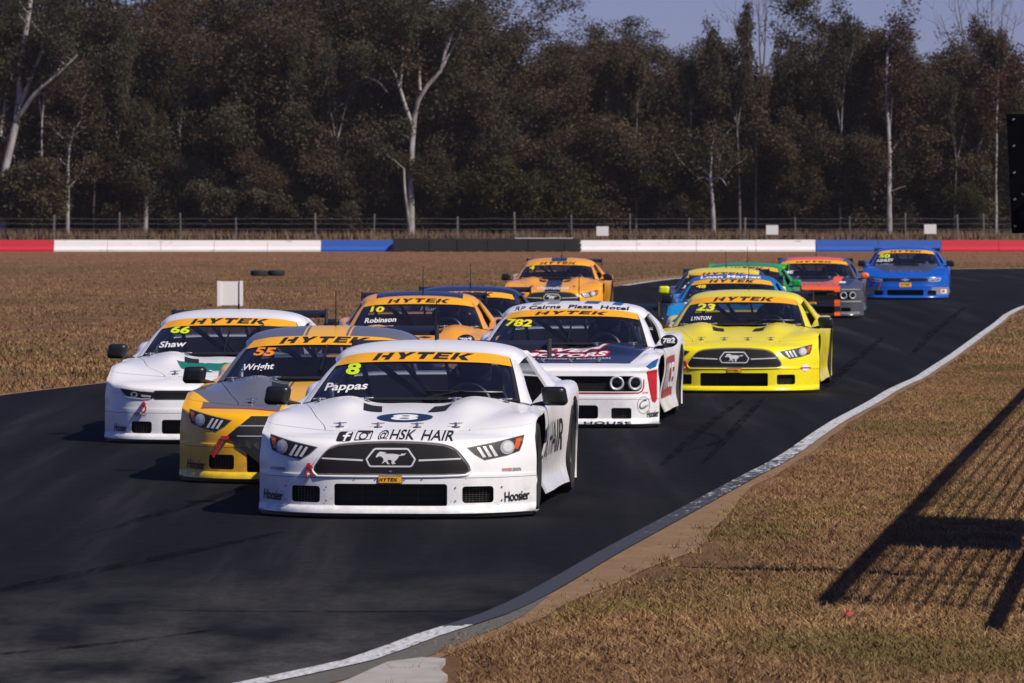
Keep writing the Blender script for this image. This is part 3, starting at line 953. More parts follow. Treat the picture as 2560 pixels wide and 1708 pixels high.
    F = [(i, (i + 1) % nP, nP + (i + 1) % nP, nP + i) for i in range(nP)] + [tuple(range(nP))[::-1], tuple(range(nP, 2 * nP))]
    m.add(V, F); add('wing', 'rear_wing', m.mesh('rear_wing', 50), 'wing')
    for s in (-1, 1):
        m = MB(); m.box(s * .74 - .006, s * .74 + .006, 4.38, 4.69, .975, 1.112); add('ep%d' % s, 'wing_endplate', m.mesh('wing_endplate'), 'wing', 'wing')
        m = MB(); m.add([(s * .42 - .006, 4.45, .86), (s * .42 + .006, 4.45, .86), (s * .42 + .006, 4.62, .86), (s * .42 - .006, 4.62, .86), (s * .42 - .006, 4.45, 1.045), (s * .42 + .006, 4.45, 1.045), (s * .42 + .006, 4.55, 1.06), (s * .42 - .006, 4.55, 1.06)],
                        [(3, 2, 1, 0), (4, 5, 6, 7), (0, 1, 5, 4), (1, 2, 6, 5), (2, 3, 7, 6), (3, 0, 4, 7)])
        add('stay%d' % s, 'wing_support', m.mesh('wing_support'), M['black'], 'wing')
    # mirrors
    for s in (-1, 1):
        rings = []
        prof = [(1.690, .50), (1.694, .80), (1.710, .95), (1.745, 1.0), (1.80, .99), (1.82, .93)]
        base = rrect(.892, 1.068, .708, .842, .034, 5)
        base = [(x + (0.012 if z < .76 else 0), z) for x, z in base]
        cx0, cz0 = .98, .775
        if chal: base = ellipse(1.0, .785, .085, .062, 24)
        V = []; n = len(base)
        for y, k in prof: V += [(s * (cx0 + (x - cx0) * k), y, cz0 + (z - cz0) * k) for x, z in base]
        F = [(i * n + j, i * n + (j + 1) % n, (i + 1) * n + (j + 1) % n, (i + 1) * n + j) for i in range(len(prof) - 1) for j in range(n)]
        F += [tuple(range(n)), tuple(range((len(prof) - 1) * n, len(prof) * n))]
        m = MB(); m.add(V, F)
        add('mirror%d' % s, 'wing_mirror', m.mesh('wing_mirror', 50), 'mirror')
        m = MB(); m.tube([(s * .83, 1.80, .70), (s * .90, 1.79, .722), (s * .99, 1.775, .735)], [.022, .018, .016], 8)
        add('marm%d' % s, 'mirror_arm', m.mesh('mirror_arm', 50), M['black'], 'mirror%d' % s)
    # aerial, wiper, hood pins, hood vents
    m = MB(); m.tube([(.03, 2.95, 1.13), (.03, 2.95, 1.19)], .010, 8); m.tube([(.03, 2.95, 1.18), (.03, 2.97, 1.43)], [.0055, .0035], 6)
    add('aerial', 'aerial', m.mesh('aerial', 50), M['black'])
    whole = panel(front, 0, 10, 0, 9, 120, 110)
    lipP = [p for p in parts if p[0] == 'lip'][0][2]
    lipPF = (np.array([tuple(v.co) for v in lipP.vertices]), [tuple(p.vertices) for p in lipP.polygons])
    bv = bvh_of(whole, lipPF, panel(side, 0, 12, 0, 4, 110, 24))
    hv = bvh_of(whole)
    rv = bvh_of(roof)
    for k, (x, y) in enumerate(((-.40, nose + .09), (-.135, nose + .075), (.135, nose + .075), (.40, nose + .09), (-.66, 1.52), (-.31, 1.42), (.31, 1.42), (.66, 1.52))):
        if cama and k in (0, 3): x *= .82
        h, nn, _, _ = hv.ray_cast(Vector((x, y, 3)), Vector((0, 0, -1)))
        m = MB(); m.lathe([(0.001, .030), (.006, .026), (.007, .012), (.03, .010), (.034, .001)], (x, y, h.z), 'z', 14); m.tube([(x - .045, y - .004, h.z + .022), (x + .045, y + .008, h.z + .026)], .005, 5)
        add('pin%d' % k, 'hood_pin', m.mesh('hood_pin', 40), M['steel'], 'hood')
    for s in (-1, 1):
        poly = [(s * .225 - .065, 1.00), (s * .225 + .065, 1.00), (s * .25 + .065, 1.25), (s * .25 - .065, 1.25)]
        add('vent%d' % s, 'hood_vent', decal('hood_vent', shape2d([poly]), hv, TOP, .005, .05), M['ink'], 'hood')
    m = MB()
    wp = [(.02, 1.62), (.25, 1.66), (.50, 1.66)]
    for a, b in ((.08, .62), ):
        pts = []
        for q in np.linspace(0, 1, 9):
            x = a + (b - a) * q; h, nn, _, _ = wb.ray_cast(Vector((x, -1, .802 - .012 * q)), Vector((0, 1, 0))); pts.append(h + Vector((0, -.012, .012)))
        m.tube(pts, .009, 6); m.tube([pts[0] + Vector((0, -.06, -.05)), pts[4] + Vector((0, -.012, .008))], .008, 6)
    if kind == 'mustang':
        add('wiper', 'windscreen_wiper', m.mesh('windscreen_wiper', 50), M['black'], 'glass')
    else:
        m = MB(); pts = [wb.ray_cast(Vector((.02 + .01 * q, -1, .79 + .19 * q)), Vector((0, 1, 0)))[0] + Vector((0, -.012, .012)) for q in np.linspace(0, 1, 6)]
        m.tube(pts, .009, 6); m.tube([pts[0] + Vector((0, -.04, -.03)), pts[2] + Vector((0, -.014, .01))], .010, 6)
        add('wiper', 'windscreen_wiper', m.mesh('windscreen_wiper', 50), M['black'], 'glass')
    # tow loop on the right-hand side of the nose (left in the picture)
    if not chal:
        m = MB(); y0 = pl(.56) + (.03 if not cama else .02)
        loop = [(-.565 + .020 * math.cos(t * math.pi / 8), y0 - .032, .310 + .032 * math.sin(t * math.pi / 8)) for t in range(17)]
        m.tube(loop, .0075, 6, False); m.box(-.584, -.546, y0 - .04, y0 + .03, .342, .358); m.box(-.574, -.556, y0 - .038, y0 + .03, .355, .372)
        add('tow', 'tow_loop', m.mesh('tow_loop', 50), M['tow'], 'bumper')
    # nose graphics common to the type: lamps, grille
    def dec(key, name, VF, mat, par, off=.003, mode=FRONT, ml=.05, tilt=0.0, b=None):
        add(key, name, decal(name, VF, b or bv, mode, off, ml, tilt), mat, par)
    mirp = lambda p, s: [(x * s, z) for x, z in p]
    if kind == 'mustang':
        G = [(-.50, .296), (.50, .296), (.532, .318), (.522, .36), (.44, .462), (.36, .492), (.20, .506), (0, .511), (-.20, .506), (-.36, .492), (-.44, .462), (-.522, .36), (-.532, .318)]
        dec('gr0', 'grille', shape2d([grow(G, .007)]), M['grey'], 'bumper', .003)
        dec('gr1', 'grille_screen', shape2d([grow(G, -.006)]), M['grille'], 'gr0', .0055)
        rim = MB(); rp = []
        gg = resample(list(grow(G, .012)) + [grow(G, .012)[0]], 90)
        for a, b in gg:
            h_, n_, _, _ = bv.ray_cast(Vector((float(a), -3, float(b))), Vector((0, 1, 0))); rp.append(h_ + n_ * (.002 if n_.y < 0 else -.002))
        rim.tube(rp, .0085, 8, False); add('grim', 'grille_rim', rim.mesh('grille_rim', 60), 'bumper', 'gr0')
        B = [(-.172, .400), (-.150, .355), (-.135, .347), (.135, .347), (.150, .355), (.172, .400), (.120, .468), (.105, .473), (-.105, .473), (-.120, .468)]
        dec('gr2', 'badge_frame', shape2d([B, grow(B, -.011)]), M['chrome'], 'gr0', .008, ml=.03)
        for s in (-1, 1):
            dec('gb%d' % s, 'grille_bar', shape2d([[(s * .19, .386), (s * .47, .398), (s * .475, .404), (s * .47, .408), (s * .19, .398)]]), M['chrome'], 'gr0', .008)
        hz_ = [(-.098, .422), (-.092, .434), (-.083, .446), (-.070, .455), (-.055, .452), (-.030, .449), (-.045, .443), (-.018, .440), (.010, .441), (.036, .438), (.050, .435), (.062, .434), (.070, .444), (.085, .440), (.100, .449), (.088, .432), (.068, .429),
               (.052, .426), (.046, .412), (.034, .400), (.022, .390), (.034, .380), (.012, .374), (.004, .386), (.008, .396), (-.006, .404), (-.022, .400), (-.014, .384), (-.002, .376), (-.020, .376), (-.034, .392), (-.044, .386), (-.060, .376), (-.046, .398), (-.050, .412), (-.064, .424), (-.080, .424), (-.094, .416)]
        hz_ = [(x * 1.05, .405 + (z - .412) * 1.05) for x, z in hz_]
        dec('gh', 'badge_emblem', shape2d([hz_]), M['chrome'], 'gr0', .008, ml=.03)
        for s in (-1, 1):
            L = mirp([(.520, .474), (.70, .508), (.868, .545), (.862, .50), (.845, .452), (.77, .425), (.63, .398), (.565, .435)], s)
            dec('hl%d' % s, 'headlight', shape2d([grow(L, .006)]), M['grey'], 'bumper', .003)
            dec('hm%d' % s, 'lamp_housing', shape2d([L]), M['ink'], 'hl%d' % s, .005)
            dec('ho%d' % s, 'indicator_lens', shape2d([mirp([(.822, .526), (.856, .533), (.848, .492), (.835, .460), (.812, .462)], s)]), M['orange'], 'hl%d' % s, .008, ml=.03)
            dec('hp%d' % s, 'projector_ring', shape2d([ellipse(s * .770, .473, .045, .046)]), M['lensgrey'], 'hl%d' % s, .007, ml=.03)
            dec('hq%d' % s, 'projector_lens', shape2d([ellipse(s * .772, .476, .031, .033)]), M['lamp'], 'hl%d' % s, .010, ml=.03)
            for j in range(3):
                x = .575 + .038 * j
                dec('hb%d%d' % (s, j), 'lamp_bar', shape2d([mirp([(x, .474 + .006 * j), (x + .017, .477 + .006 * j), (x + .062, .412 + .003 * j), (x + .040, .408 + .003 * j)], s)]), M['lamp'], 'hl%d' % s, .008, ml=.03)
    elif kind == 'camaro':
        S = [(-.46, .398), (.46, .398), (.50, .425), (.46, .462), (-.46, .462), (-.50, .425)]
        dec('gr0', 'grille', shape2d([grow(S, .008)]), M['ink'], 'bumper', .003)
        dec('gr1', 'grille_screen', shape2d([grow(S, -.010)]), M['grille'], 'gr0', .006)
        for s in (-1, 1):
            L = mirp([(.44, .452), (.60, .462), (.79, .484), (.775, .44), (.74, .402), (.58, .388), (.49, .396)], s)
            dec('hl%d' % s, 'headlight', shape2d([L]), M['ink'], 'bumper', .004)
            dec('hw%d' % s, 'running_light', shape2d([mirp([(.79, .484), (.775, .44), (.74, .402), (.58, .388), (.50, .394), (.505, .400), (.58, .397), (.725, .414), (.757, .445)], s)]), M['lamp'], 'hl%d' % s, .007, ml=.03)
            dec('hp%d' % s, 'projector_ring', shape2d([ellipse(s * .655, .432, .034, .026)]), M['lensgrey'], 'hl%d' % s, .008, ml=.03)
            dec('hq%d' % s, 'projector_lens', shape2d([ellipse(s * .652, .432, .018, .015)]), M['ink'], 'hl%d' % s, .010, ml=.03)
            dec('hx%d' % s, 'inner_lens', shape2d([mirp([(.50, .425), (.59, .432), (.585, .410), (.50, .408)], s)]), M['lensgrey'], 'hl%d' % s, .008, ml=.03)
    else:
        n = len(band); m = MB()
        m.add([(x, pl(x) + .03, z) for x, z in band] + [(x, pl(x) + .075, z) for x, z in band], [tuple(range(n, 2 * n))] + [(k, (k + 1) % n, n + (k + 1) % n, n + k) for k in range(n)])
        fine = panel(np.array([[(x, pl(x) + .06, z) for x in np.linspace(-.85, .85, 12)] for z in (.33, .42, .51)]), 0, 11, 0, 2, 60, 6)
        add('gr0', 'grille', mesh_of('grille', *fine, 40), M['grille'], 'bumper')
        gb = bvh_of(fine)
        for s in (-1, 1):
            for j, xc in enumerate((.595, .768)):
                m = MB(); y = pl(xc) + .028; sl = .34 * 8.0 / .985 * (xc / .985) ** 7.0; rot = Matrix.Translation((s * xc, y, 0)) @ Matrix.Rotation(s * math.atan(sl) * .85, 4, 'Z') @ Matrix.Translation((-s * xc, -y, 0))
                m.lathe([(.012, .070), (-.010, .068), (-.016, .060), (-.010, .050), (.004, .046)], (s * xc, y, .424), 'y', 28); m.v = [tuple(rot @ Vector(q)) for q in m.v]
                add('hl%d%d' % (s, j), 'headlight', m.mesh('headlight', 40), M['lamp'], 'bumper')
                m = MB(); m.lathe([(.006, .047), (.002, .030), (.0, .001)], (s * xc, y, .424), 'y', 24); m.v = [tuple(rot @ Vector(q)) for q in m.v]
                add('hq%d%d' % (s, j), 'lens', m.mesh('lens', 40), M['visor'], 'hl%d%d' % (s, j))
    # small plate under the grille
    pz = (.238, .290) if not chal else (.255, .30)
    P_ = rrect(-.084, .084, pz[0], pz[1], .008)
    dec('pl0', 'maker_plate', shape2d([P_]), M['ink'], 'bumper', .010)
    dec('pl1', 'plate_face', shape2d([grow(P_, -.005)]), M['banner'], 'pl0', .012)
    dec('pl2', 'plate_lettering', fit(hytek2d(), -.075, .052, pz[0] + .014, pz[1] - .014), M['ink'], 'pl0', .0135, ml=.03)
    return dict(kind=kind, parts=parts, bv=bv, wb=wb, hv=hv, rv=rv)

# driver: one continuous body grown from a skeleton, helmet as a child
def skin_body():
    J = [(0, .02, .0, .13), (0, .05, .22, .13), (0, .08, .42, .15), (0, .06, .54, .06), (0, .03, .64, .08), (.17, .07, .45, .065), (.24, -.10, .28, .05), (.15, -.34, .30, .038), (.145, -.42, .33, .032),
         (-.17, .07, .45, .065), (-.24, -.10, .28, .05), (-.15, -.34, .30, .038), (-.145, -.42, .33, .032), (.11, -.16, .0, .085), (.13, -.50, .10, .06), (.12, -.85, -.04, .05), (-.11, -.16, .0, .085), (-.13, -.50, .10, .06), (-.12, -.85, -.04, .05)]
    E = [(0, 1), (1, 2), (2, 3), (3, 4), (2, 5), (5, 6), (6, 7), (7, 8), (2, 9), (9, 10), (10, 11), (11, 12), (0, 13), (13, 14), (14, 15), (0, 16), (16, 17), (17, 18)]
    me = bpy.data.meshes.new('person'); me.from_pydata([j[:3] for j in J], E, [])
    o = bpy.data.objects.new('tmp', me); COL.objects.link(o)
    md = o.modifiers.new('s', 'SKIN'); o.modifiers.new('u', 'SUBSURF').levels = 1
    for v, j in zip(me.skin_vertices[0].data, J): v.radius = (j[3], j[3])
    me.skin_vertices[0].data[0].use_root = True
    dg = bpy.context.evaluated_depsgraph_get(); dg.update()
    r = bpy.data.meshes.new_from_object(o.evaluated_get(dg)); r.materials.clear()
    bpy.data.objects.remove(o); r.shade_smooth()
    return r
BODY = skin_body()
m = MB(); m.lathe([(-.15, .001), (-.145, .07), (-.11, .115), (-.02, .135), (.06, .125), (.12, .085), (.15, .03), (.155, .001)], (0, .03, .68), 'z', 24)
HELM = m.mesh('helmet', 60)
m = MB(); V = []; F = []
for k in range(13):
    a = math.radians(-150 + 10 * k)
    for z, r in ((.645, .139), (.685, .141), (.725, .134)): V.append((r * math.cos(a), .03 + r * math.sin(a), z))
for k in range(12):
    for j in range(2): a = k * 3 + j; F.append((a, a + 3, a + 4, a + 1))
m.add(V, F); VISR = m.mesh('visor', 60)
# ------------------------------------------------------------------ the thirteen cars
TY = {k: build_type(k) for k in ('mustang', 'camaro', 'challenger')}
CARS = {}
def text(s, x0, x1, z0, z1, shear=0.0, rot=0.0, bold=0.0, space=1.0):
    return fit(text2d(s, bold, space), x0, x1, z0, z1, shear, rot)
class Car:
    def __init__(self, typ, loc, yaw, label, mats, driver=None, skip=(), strip='banner', striptext='ink'):
        self.t = TY[typ]; self.o = {}
        X, Y = loc
        self.root = empty('race_car', (X, Y, gz(Y + 1.5) + .012), -yaw)
        tag(self.root, label, 'race car', 'race cars on the track')
        base = mats['base']
        for key, name, me, role, par in self.t['parts']:
            if key in skip or any(key.startswith(s[:-1]) for s in skip if s.endswith('*')): continue
            mat = role
            if isinstance(role, str):
                mat = {'strip': M[strip], 'bannertext': M[striptext]}.get(role) or mats.get(role) or (M['black'] if role in ('mirror', 'wing') else base)
            self.o[key] = put(name, me, mat, None, own=True)
        for key, name, me, role, par in self.t['parts']:
            if key in self.o:
                self.o[key].parent = self.o.get(par, self.root) if par else self.root
        # at most three levels: thing > part > sub-part
        for key, name, me, role, par in self.t['parts']:
            if key in self.o:
                o = self.o[key]; d = 0; p = o.parent
                chain = [o]
                while p is not None: chain.append(p); p = p.parent
                if len(chain) > 3: o.parent = chain[-2]
        if driver:
            p = put('person', BODY, M['suit'])
            q = Vector((.34, 2.58, .24)); w = Matrix.Rotation(-yaw, 4, 'Z') @ q
            p.location = self.root.location + w; p.rotation_euler = (0, 0, -yaw)
            tag(p, driver, 'person', 'drivers at the wheel')
            h = put('helmet', HELM, M['helmet'], p); put('visor', VISR, M['visor'], h)
    def dec(self, name, VF, mat, par, where='front', off=.004, ml=.05, tilt=0.0):
        t = self.t
        b, mode = {'front': (t['bv'], FRONT), 'top': (t['hv'], TOP), 'glass': (t['wb'], FRONT), 'roof': (t['rv'], FRONT), 'rooftop': (t['rv'], TOP), 'side': (t['bv'], RIGHT), 'hoodfront': (t['hv'], FRONT)}[where]
        return put(name, decal(name, VF, b, mode, off, ml, tilt), mat, self.o[par])
    def number(self, s, mat, x0=-.515, w=.12, z0=.915, h=.075, shear=.15):
        self.dec('race_number', text(s, x0, x0 + w, z0, z0 + h, shear, -.02, .035), mat, 'glass', 'glass', .0055)
    def name(self, s, x0=-.62, w=.30, z0=.79, h=.062, shear=.2, mat=None):
        self.dec('driver_name', text(s, x0, x0 + w, z0, z0 + h, shear, .05, .02), mat or M['white'], 'glass', 'glass', .0055)
    def hoosier(self, zc=.145, xr=.835, xl=-.835, w=.155):
        for x in (xl, xr):
            if x is None: continue
            self.dec('tyre_maker_lettering', text('Hoosier', x - w / 2, x + w / 2, zc - .034, zc + .034, .05, .06 if x > 0 else -.04, .018, .9), M['ink'], 'bumper', 'front', .005, .03)
    def sponsor(self, xs, zc):
        for x in xs:
            self.dec('sponsor_lettering', text('PAYNTER', x - .058, x + .004, zc - .011, zc + .011, 0, 0, .02), M['red'], 'bumper', 'front', .005, .03)
            self.dec('sponsor_lettering', text('DIXON', x + .008, x + .058, zc - .011, zc + .011, 0, 0, .02), M['ink'], 'bumper', 'front', .005, .03)

# 8 -----------------------------------------------------------------
white = paint('white_paint', WHITE, dirt=.35)
c = Car('mustang', (-.826, 38.54), .082, 'white race car with an 8 in a dark oval on its hood, leading the pack', dict(base=white, wing=M['carbon']), 'helmeted driver in dark suit inside the leading white race car')
CARS[8] = c
c.number('8', M['fluo'], -.535, .105, .912, .078, .05)
c.name('Pappas', -.655, .315, .795, .066)
c.dec('number_roundel', shape2d([ellipse(0.02, .80, .195, .155, 40)]), M['navy'], 'hood', 'top', .003)
c.dec('number_roundel_figure', text('8', -.075, .115, .70, .90, 0, 0, .03), M['white'], 'hood', 'top', .005)
zt = .578; d = .0
c.dec('handle_lettering', text('@', -.105, -.035, .519, .583, 0, 0, .006), M['ink'], 'bumper', 'front', .004, .03)
c.dec('handle_lettering', text('HSK', -.022, .145, .527, .587, 0, 0, .012), M['ink'], 'bumper', 'front', .004, .03)
c.dec('handle_lettering', text('HAIR', .195, .415, .523, .583, 0, -.02, .012), M['ink'], 'bumper', 'front', .004, .03)
fb = rrect(-.385, -.285, .516, .573, .012)
fl = [(-.338, .516), (-.322, .516), (-.318, .542), (-.299, .542), (-.297, .551), (-.316, .551), (-.313, .561), (-.296, .561), (-.295, .570), (-.322, .570), (-.332, .561), (-.333, .551), (-.348, .551), (-.348, .542), (-.335, .542)]
c.dec('social_icon', shape2d([fb]), M['ink'], 'bumper', 'front', .004, .03)
c.dec('social_icon_mark', shape2d([fl]), M['white'], 'bumper', 'front', .006, .03)
ib = rrect(-.262, -.150, .521, .579, .010)
c.dec('social_icon', shape2d([ib, grow(ib, -.007), ellipse(-.206, .549, .030, .024), ellipse(-.206, .549, .021, .016), [(-.182, .563), (-.166, .563), (-.166, .571), (-.182, .571)]]), M['ink'], 'bumper', 'front', .004, .03)
c.hoosier(); c.sponsor((-.80, .80), .325)
c.dec('door_lettering', text('HSK HAIR', 1.3, 3.05, .34, .58, 0, 0, 0), M['ink'], 'doorR', 'side', .006, .06)
for x in (-.245, -.10, .10, .215): c.dec('rivet', shape2d([ellipse(x, .268, .006, .006, 8)]), M['grey'], 'bumper', 'front', .006)
for x in (-.735, -.44, .44, .74):
    for z in (.12, .21): c.dec('rivet', shape2d([ellipse(x, z, .006, .006, 8)]), M['grey'], 'valance', 'front', .006)
c.dec('grille_fastener', shape2d([ellipse(0, .318, .011, .008, 10)]), M['steel'], 'gr0', 'front', .012)

# 55 ----------------------------------------------------------------
YEL = (.87, .44, .002, 1); GRY = (.125, .128, .14, 1)
bump55 = paint('amber_bumper', YEL, [([(-.36, 1, 0, .155, 1), (0, 0, 1, .5, 0), (-1, 0, 0, -.78, 1)], GRY), ([(-1, 0, 0, -.155, 1), (0, 0, 1, .5, 0)], YEL)], dirt=.5, rough=.35)
grey55 = paint('grey_and_amber', GRY, [([(-1, 0, 0, -.155, 1)], YEL), ([(1, 0, 0, .175, 1), (-1, 0, 0, -.19, 1)], YEL)])
fend55 = paint('amber_grey_fender', YEL, [([(-1, .5, 0, -.46, 1), (0, 0, 1, .5, 0)], GRY)])
pil55 = paint('grey_paint', GRY)
ylip = paint('yellow_lip', (.82, .55, .01, 1), dirt=.5)
c = Car('mustang', (-1.64, 43.3), .060, 'amber race car with grey hood and roof and a black wedge grille, numbered 55', dict(base=bump55, bumper=bump55, valance=bump55, lip=ylip, hood=grey55, roof=grey55, fender=fend55, pillar=pil55, side=bump55), 'helmeted driver in the amber and grey race car numbered 55',
        skip=('gr*', 'gb*', 'gh', 'grim', 'tow', 'pl*', 'wiper'))
CARS[55] = c
W = [(-.36, .505), (.36, .505), (.54, .36), (.52, .335), (.20, .09), (-.20, .09), (-.52, .335), (-.54, .36)]
g = c.dec('grille', shape2d([W]), M['ink'], 'bumper', 'front', .010)
for z in (.43, .355):
    c.dec('grille_bar', shape2d([[(-.46, z), (.46, z), (.46, z + .009), (-.46, z + .009)]]), M['lensgrey'], 'bumper', 'front', .013)
c.number('55', M['oran'], -.545, .17, .917, .062, .25); c.name('Wright', -.612, .26, .80, .060)
c.hoosier(.135, None, -.80)
c.dec('hood_pinstripe', shape2d([[(-.78, .425), (0, .147), (.78, .425), (.78, .447), (0, .167), (-.78, .447)]]), M['red'], 'bumper', 'top', .004)
m = MB(); lp = [(-.60 + .028 * math.cos(t), .115 + .05 * math.sin(t) * .3 - .03, .25 - .075 * math.cos(t) + .01 * math.sin(t)) for t in np.linspace(0, 2 * math.pi, 17)]
lp = [(-.575 + (.255 - p[2]) * -.55, p[1] - .02, p[2]) if 0 else p for p in lp]
m.tube([(-.545, .13, .345), (-.60, .06, .335), (-.62, .045, .28), (-.655, .05, .215), (-.645, .05, .20), (-.61, .05, .26), (-.575, .06, .325)], .007, 6); m.box(-.585, -.53, .05, .14, .335, .362)
put('tow_strap', m.mesh('tow_strap', 50), M['tow'], c.o['bumper'])
m = MB(); pts = [c.t['wb'].ray_cast(Vector((.03 + .012 * q, -1, .80 + .19 * q)), Vector((0, 1, 0)))[0] + Vector((0, -.014, .014)) for q in np.linspace(0, 1, 6)]
m.tube(pts, .009, 6); put('windscreen_wiper', m.mesh('windscreen_wiper', 50), M['black'], c.o['glass'])

# 66 ----------------------------------------------------------------
c = Car('camaro', (-2.715, 50.5), .040, 'white race car with a ragged green patch on its hood, numbered 66', dict(base=white), 'helmeted driver in the white race car with the green hood patch')
CARS[66] = c
c.number('66', M['fluo'], -.53, .185, .93, .062, .2); c.name('Shaw', -.60, .25, .81, .052)
rq = random.Random(4); gp = []
for x in np.linspace(-.36, .36, 26): gp.append((x, 1.00 + rq.uniform(-.02, .04)))
for x in np.linspace(.38, -.30, 26): gp.append((x, .58 + rq.uniform(-.05, .05) + (.16 if x < -.1 else 0) * (-.1 - x) * 5))
c.dec('hood_patch', shape2d([gp]), M['green'], 'hood', 'top', .003)
for k in range(7): c.dec('patch_chip', shape2d([ellipse(rq.uniform(-.2, .3), .60 + rq.uniform(-.02, .06), rq.uniform(.01, .03), rq.uniform(.01, .03), 9)]), M['white'], 'hood', 'top', .005)
c.hoosier(.135, None, -.785, .125); c.sponsor((-.60,), .255)

# 782 ---------------------------------------------------------------
hood782 = paint('navy_hood', (.008, .010, .020, 1), rough=.2)
c = Car('challenger', (.40, 54.1), .082, 'white race car with black hood, round headlamps and long black grille', dict(base=white, hood=hood782), 'helmeted driver in the white race car with the black hood', skip=('pl*', 'vent*'))
CARS[782] = c
c.number('782', M['yel'], -.64, .275, .915, .068, .2)
c.dec('roof_lettering', arch(text('Cairns  Plaza  Hotel', -.44, .55, 1.088, 1.120, .05, 0, .03, 1.05), .07), M['ink'], 'roof', 'roof', .005, .04)
c.dec('roof_badge', text('RP', -.58, -.48, 1.066, 1.10, .3, .06, 0), M['ink'], 'roof', 'roof', .005, .04)
for x0, x1 in ((-.42, -.33), (-.27, -.15), (.10, .24), (.38, .47)):
    c.dec('roof_sticker', shape2d([[(x0, 2.72), (x1, 2.72), (x1 + .02, 2.95), (x0 + .02, 2.95)]]), M['lensgrey'] if x0 < 0 else M['blue'], 'roof', 'rooftop', .004)
for q in ([(-.80, .326), (.80, .326), (.80, .337), (-.80, .337)], [(.80, .326), (.835, .345), (.852, .385), (.852, .46), (.843, .46), (.842, .39), (.826, .352), (.80, .337)]):
    c.dec('grille_pinstripe', shape2d([q]), M['red'], 'bumper', 'front', .004, .04)
c.dec('lip_lettering', text('AUCTION HOUSE', -.42, .735, .036, .062, 0, 0, .02, 1.1), M['ink'], 'lip', 'front', .004, .03)
c.dec('flank_patch', shape2d([[(.865, .575), (.905, .615), (.955, .64), (.955, .575), (.90, .555)]]), M['blue'], 'bumper', 'front', .005, .03)
c.dec('flank_patch', shape2d([[(.872, .535), (.96, .55), (.96, .26), (.945, .235), (.92, .25), (.905, .32)]]), M['red'], 'bumper', 'front', .005, .03)
c.dec('round_sticker', shape2d([ellipse(.845, .215, .056, .082), ellipse(.845, .215, .053, .079)]), M['grey'], 'bumper', 'front', .005, .03)
c.dec('round_sticker_lettering', text('C', .805, .87, .18, .26, .4, .3, 0), M['grey'], 'bumper', 'front', .005, .03)
c.dec('round_sticker_lettering', text('auction', .835, .89, .195, .22, .2, .3, 0), M['grey'], 'bumper', 'front', .005, .03)
c.hoosier(.13, .925, None, .10)
c.dec('hood_sign', text('SEVEN', -.36, .42, 1.02, 1.30, .25, -.05, .09), M['red'], 'hood', 'top', .003)
c.dec('hood_sign', text('SEVEN', -.33, .40, 1.05, 1.27, .25, -.05, .03), M['white'], 'hood', 'top', .005)
c.dec('hood_sign', text('MOTORS', -.40, .47, .72, .98, .1, -.05, .09), M['red'], 'hood', 'top', .003)
c.dec('hood_sign', text('MOTORS', -.37, .45, .75, .95, .1, -.05, .03), M['white'], 'hood', 'top', .005)
c.dec('hood_sign', text('STREET RODS \u2022 LOWRIDERS \u2022 MUSCLE CARS', -.55, .50, .57, .65, 0, 0, .01, 1.15), M['white'], 'hood', 'top', .003)
c.dec('sponsor_lettering', text('PAYNTER', .835, .885, .325, .34, 0, 0, .02), M['red'], 'bumper', 'front', .005, .03)
for s in (-1, 1):
    mb = [p for p in c.t['parts'] if p[0] == 'mirror%d' % s][0][2]
    mv = BVHTree.FromPolygons([v.co.copy() for v in mb.vertices], [tuple(p.vertices) for p in mb.polygons])
    put('mirror_number', decal('mirror_number', text('782', s * 1.0 - .058, s * 1.0 + .062, .765, .815, .1, 0, .05), mv, FRONT, .003, .03), M['white'], c.o['mirror%d' % s])
dp = c.dec('door_sign', shape2d([[(1.75, .22), (3.0, .22), (3.05, .62), (1.72, .60)]]), vinyl('door_red', (.35, .05, .05, 1)), 'doorR', 'side', .004, .08)
c.dec('door_sign_lettering', text('RVICE', 1.8, 3.0, .30, .55, 0, 0, .03), M['white'], 'doorR', 'side', .007, .08)

# 23 ----------------------------------------------------------------
lem = paint('lemon_paint', (.84, .70, .002, 1), dirt=.15)
c = Car('mustang', (2.53, 64.8), .088, 'all lemon yellow race car numbered 23 with black mirrors and black grille', dict(base=lem), 'helmeted driver in the all yellow race car')
CARS[23] = c
c.number('23', M['yel'], -.535, .21, .902, .082, .25); c.name('LYNTON', -.585, .23, .80, .042, .25)
for z0, mat, k in ((.262, 'white', 1),):
    star = []
    for i in range(14):
        a = 2 * math.pi * i / 14; r = .05 if i % 2 else .034
        star.append((.80 + r * math.cos(a), .29 + r * math.sin(a)))
    c.dec('nose_sticker', shape2d([star]), M['white'], 'bumper', 'front', .005, .03)
    c.dec('nose_sticker_bar', shape2d([[(.745, .284), (.855, .284), (.855, .298), (.745, .298)]]), M['red'], 'bumper', 'front', .007, .03)

# 10 ----------------------------------------------------------------
ora = paint('orange_paint', (.87, .36, .001, 1))
roof10 = paint('orange_navy_roof', (.87, .36, .001, 1), [([(-1, 0, 0, -.50, 1), (0, 1, 0, 2.56, 0)], (.010, .016, .035, 1))])
c = Car('mustang', (-1.10, 63.2), .012, 'orange race car with navy roof panel, number 10, behind the amber and grey one', dict(base=ora, roof=roof10), 'helmeted driver in the orange race car numbered 10', skip=('wiper',))
CARS[10] = c
c.number('10', M['yel'], -.545, .155, .912, .060, .25); c.name('Robinson', -.60, .36, .80, .052, .25)
c.dec('hood_emblem', shape2d([[(.03, .80), (.10, .86), (.20, .80), (.12, .74)]]), M['ink'], 'hood', 'top', .004)

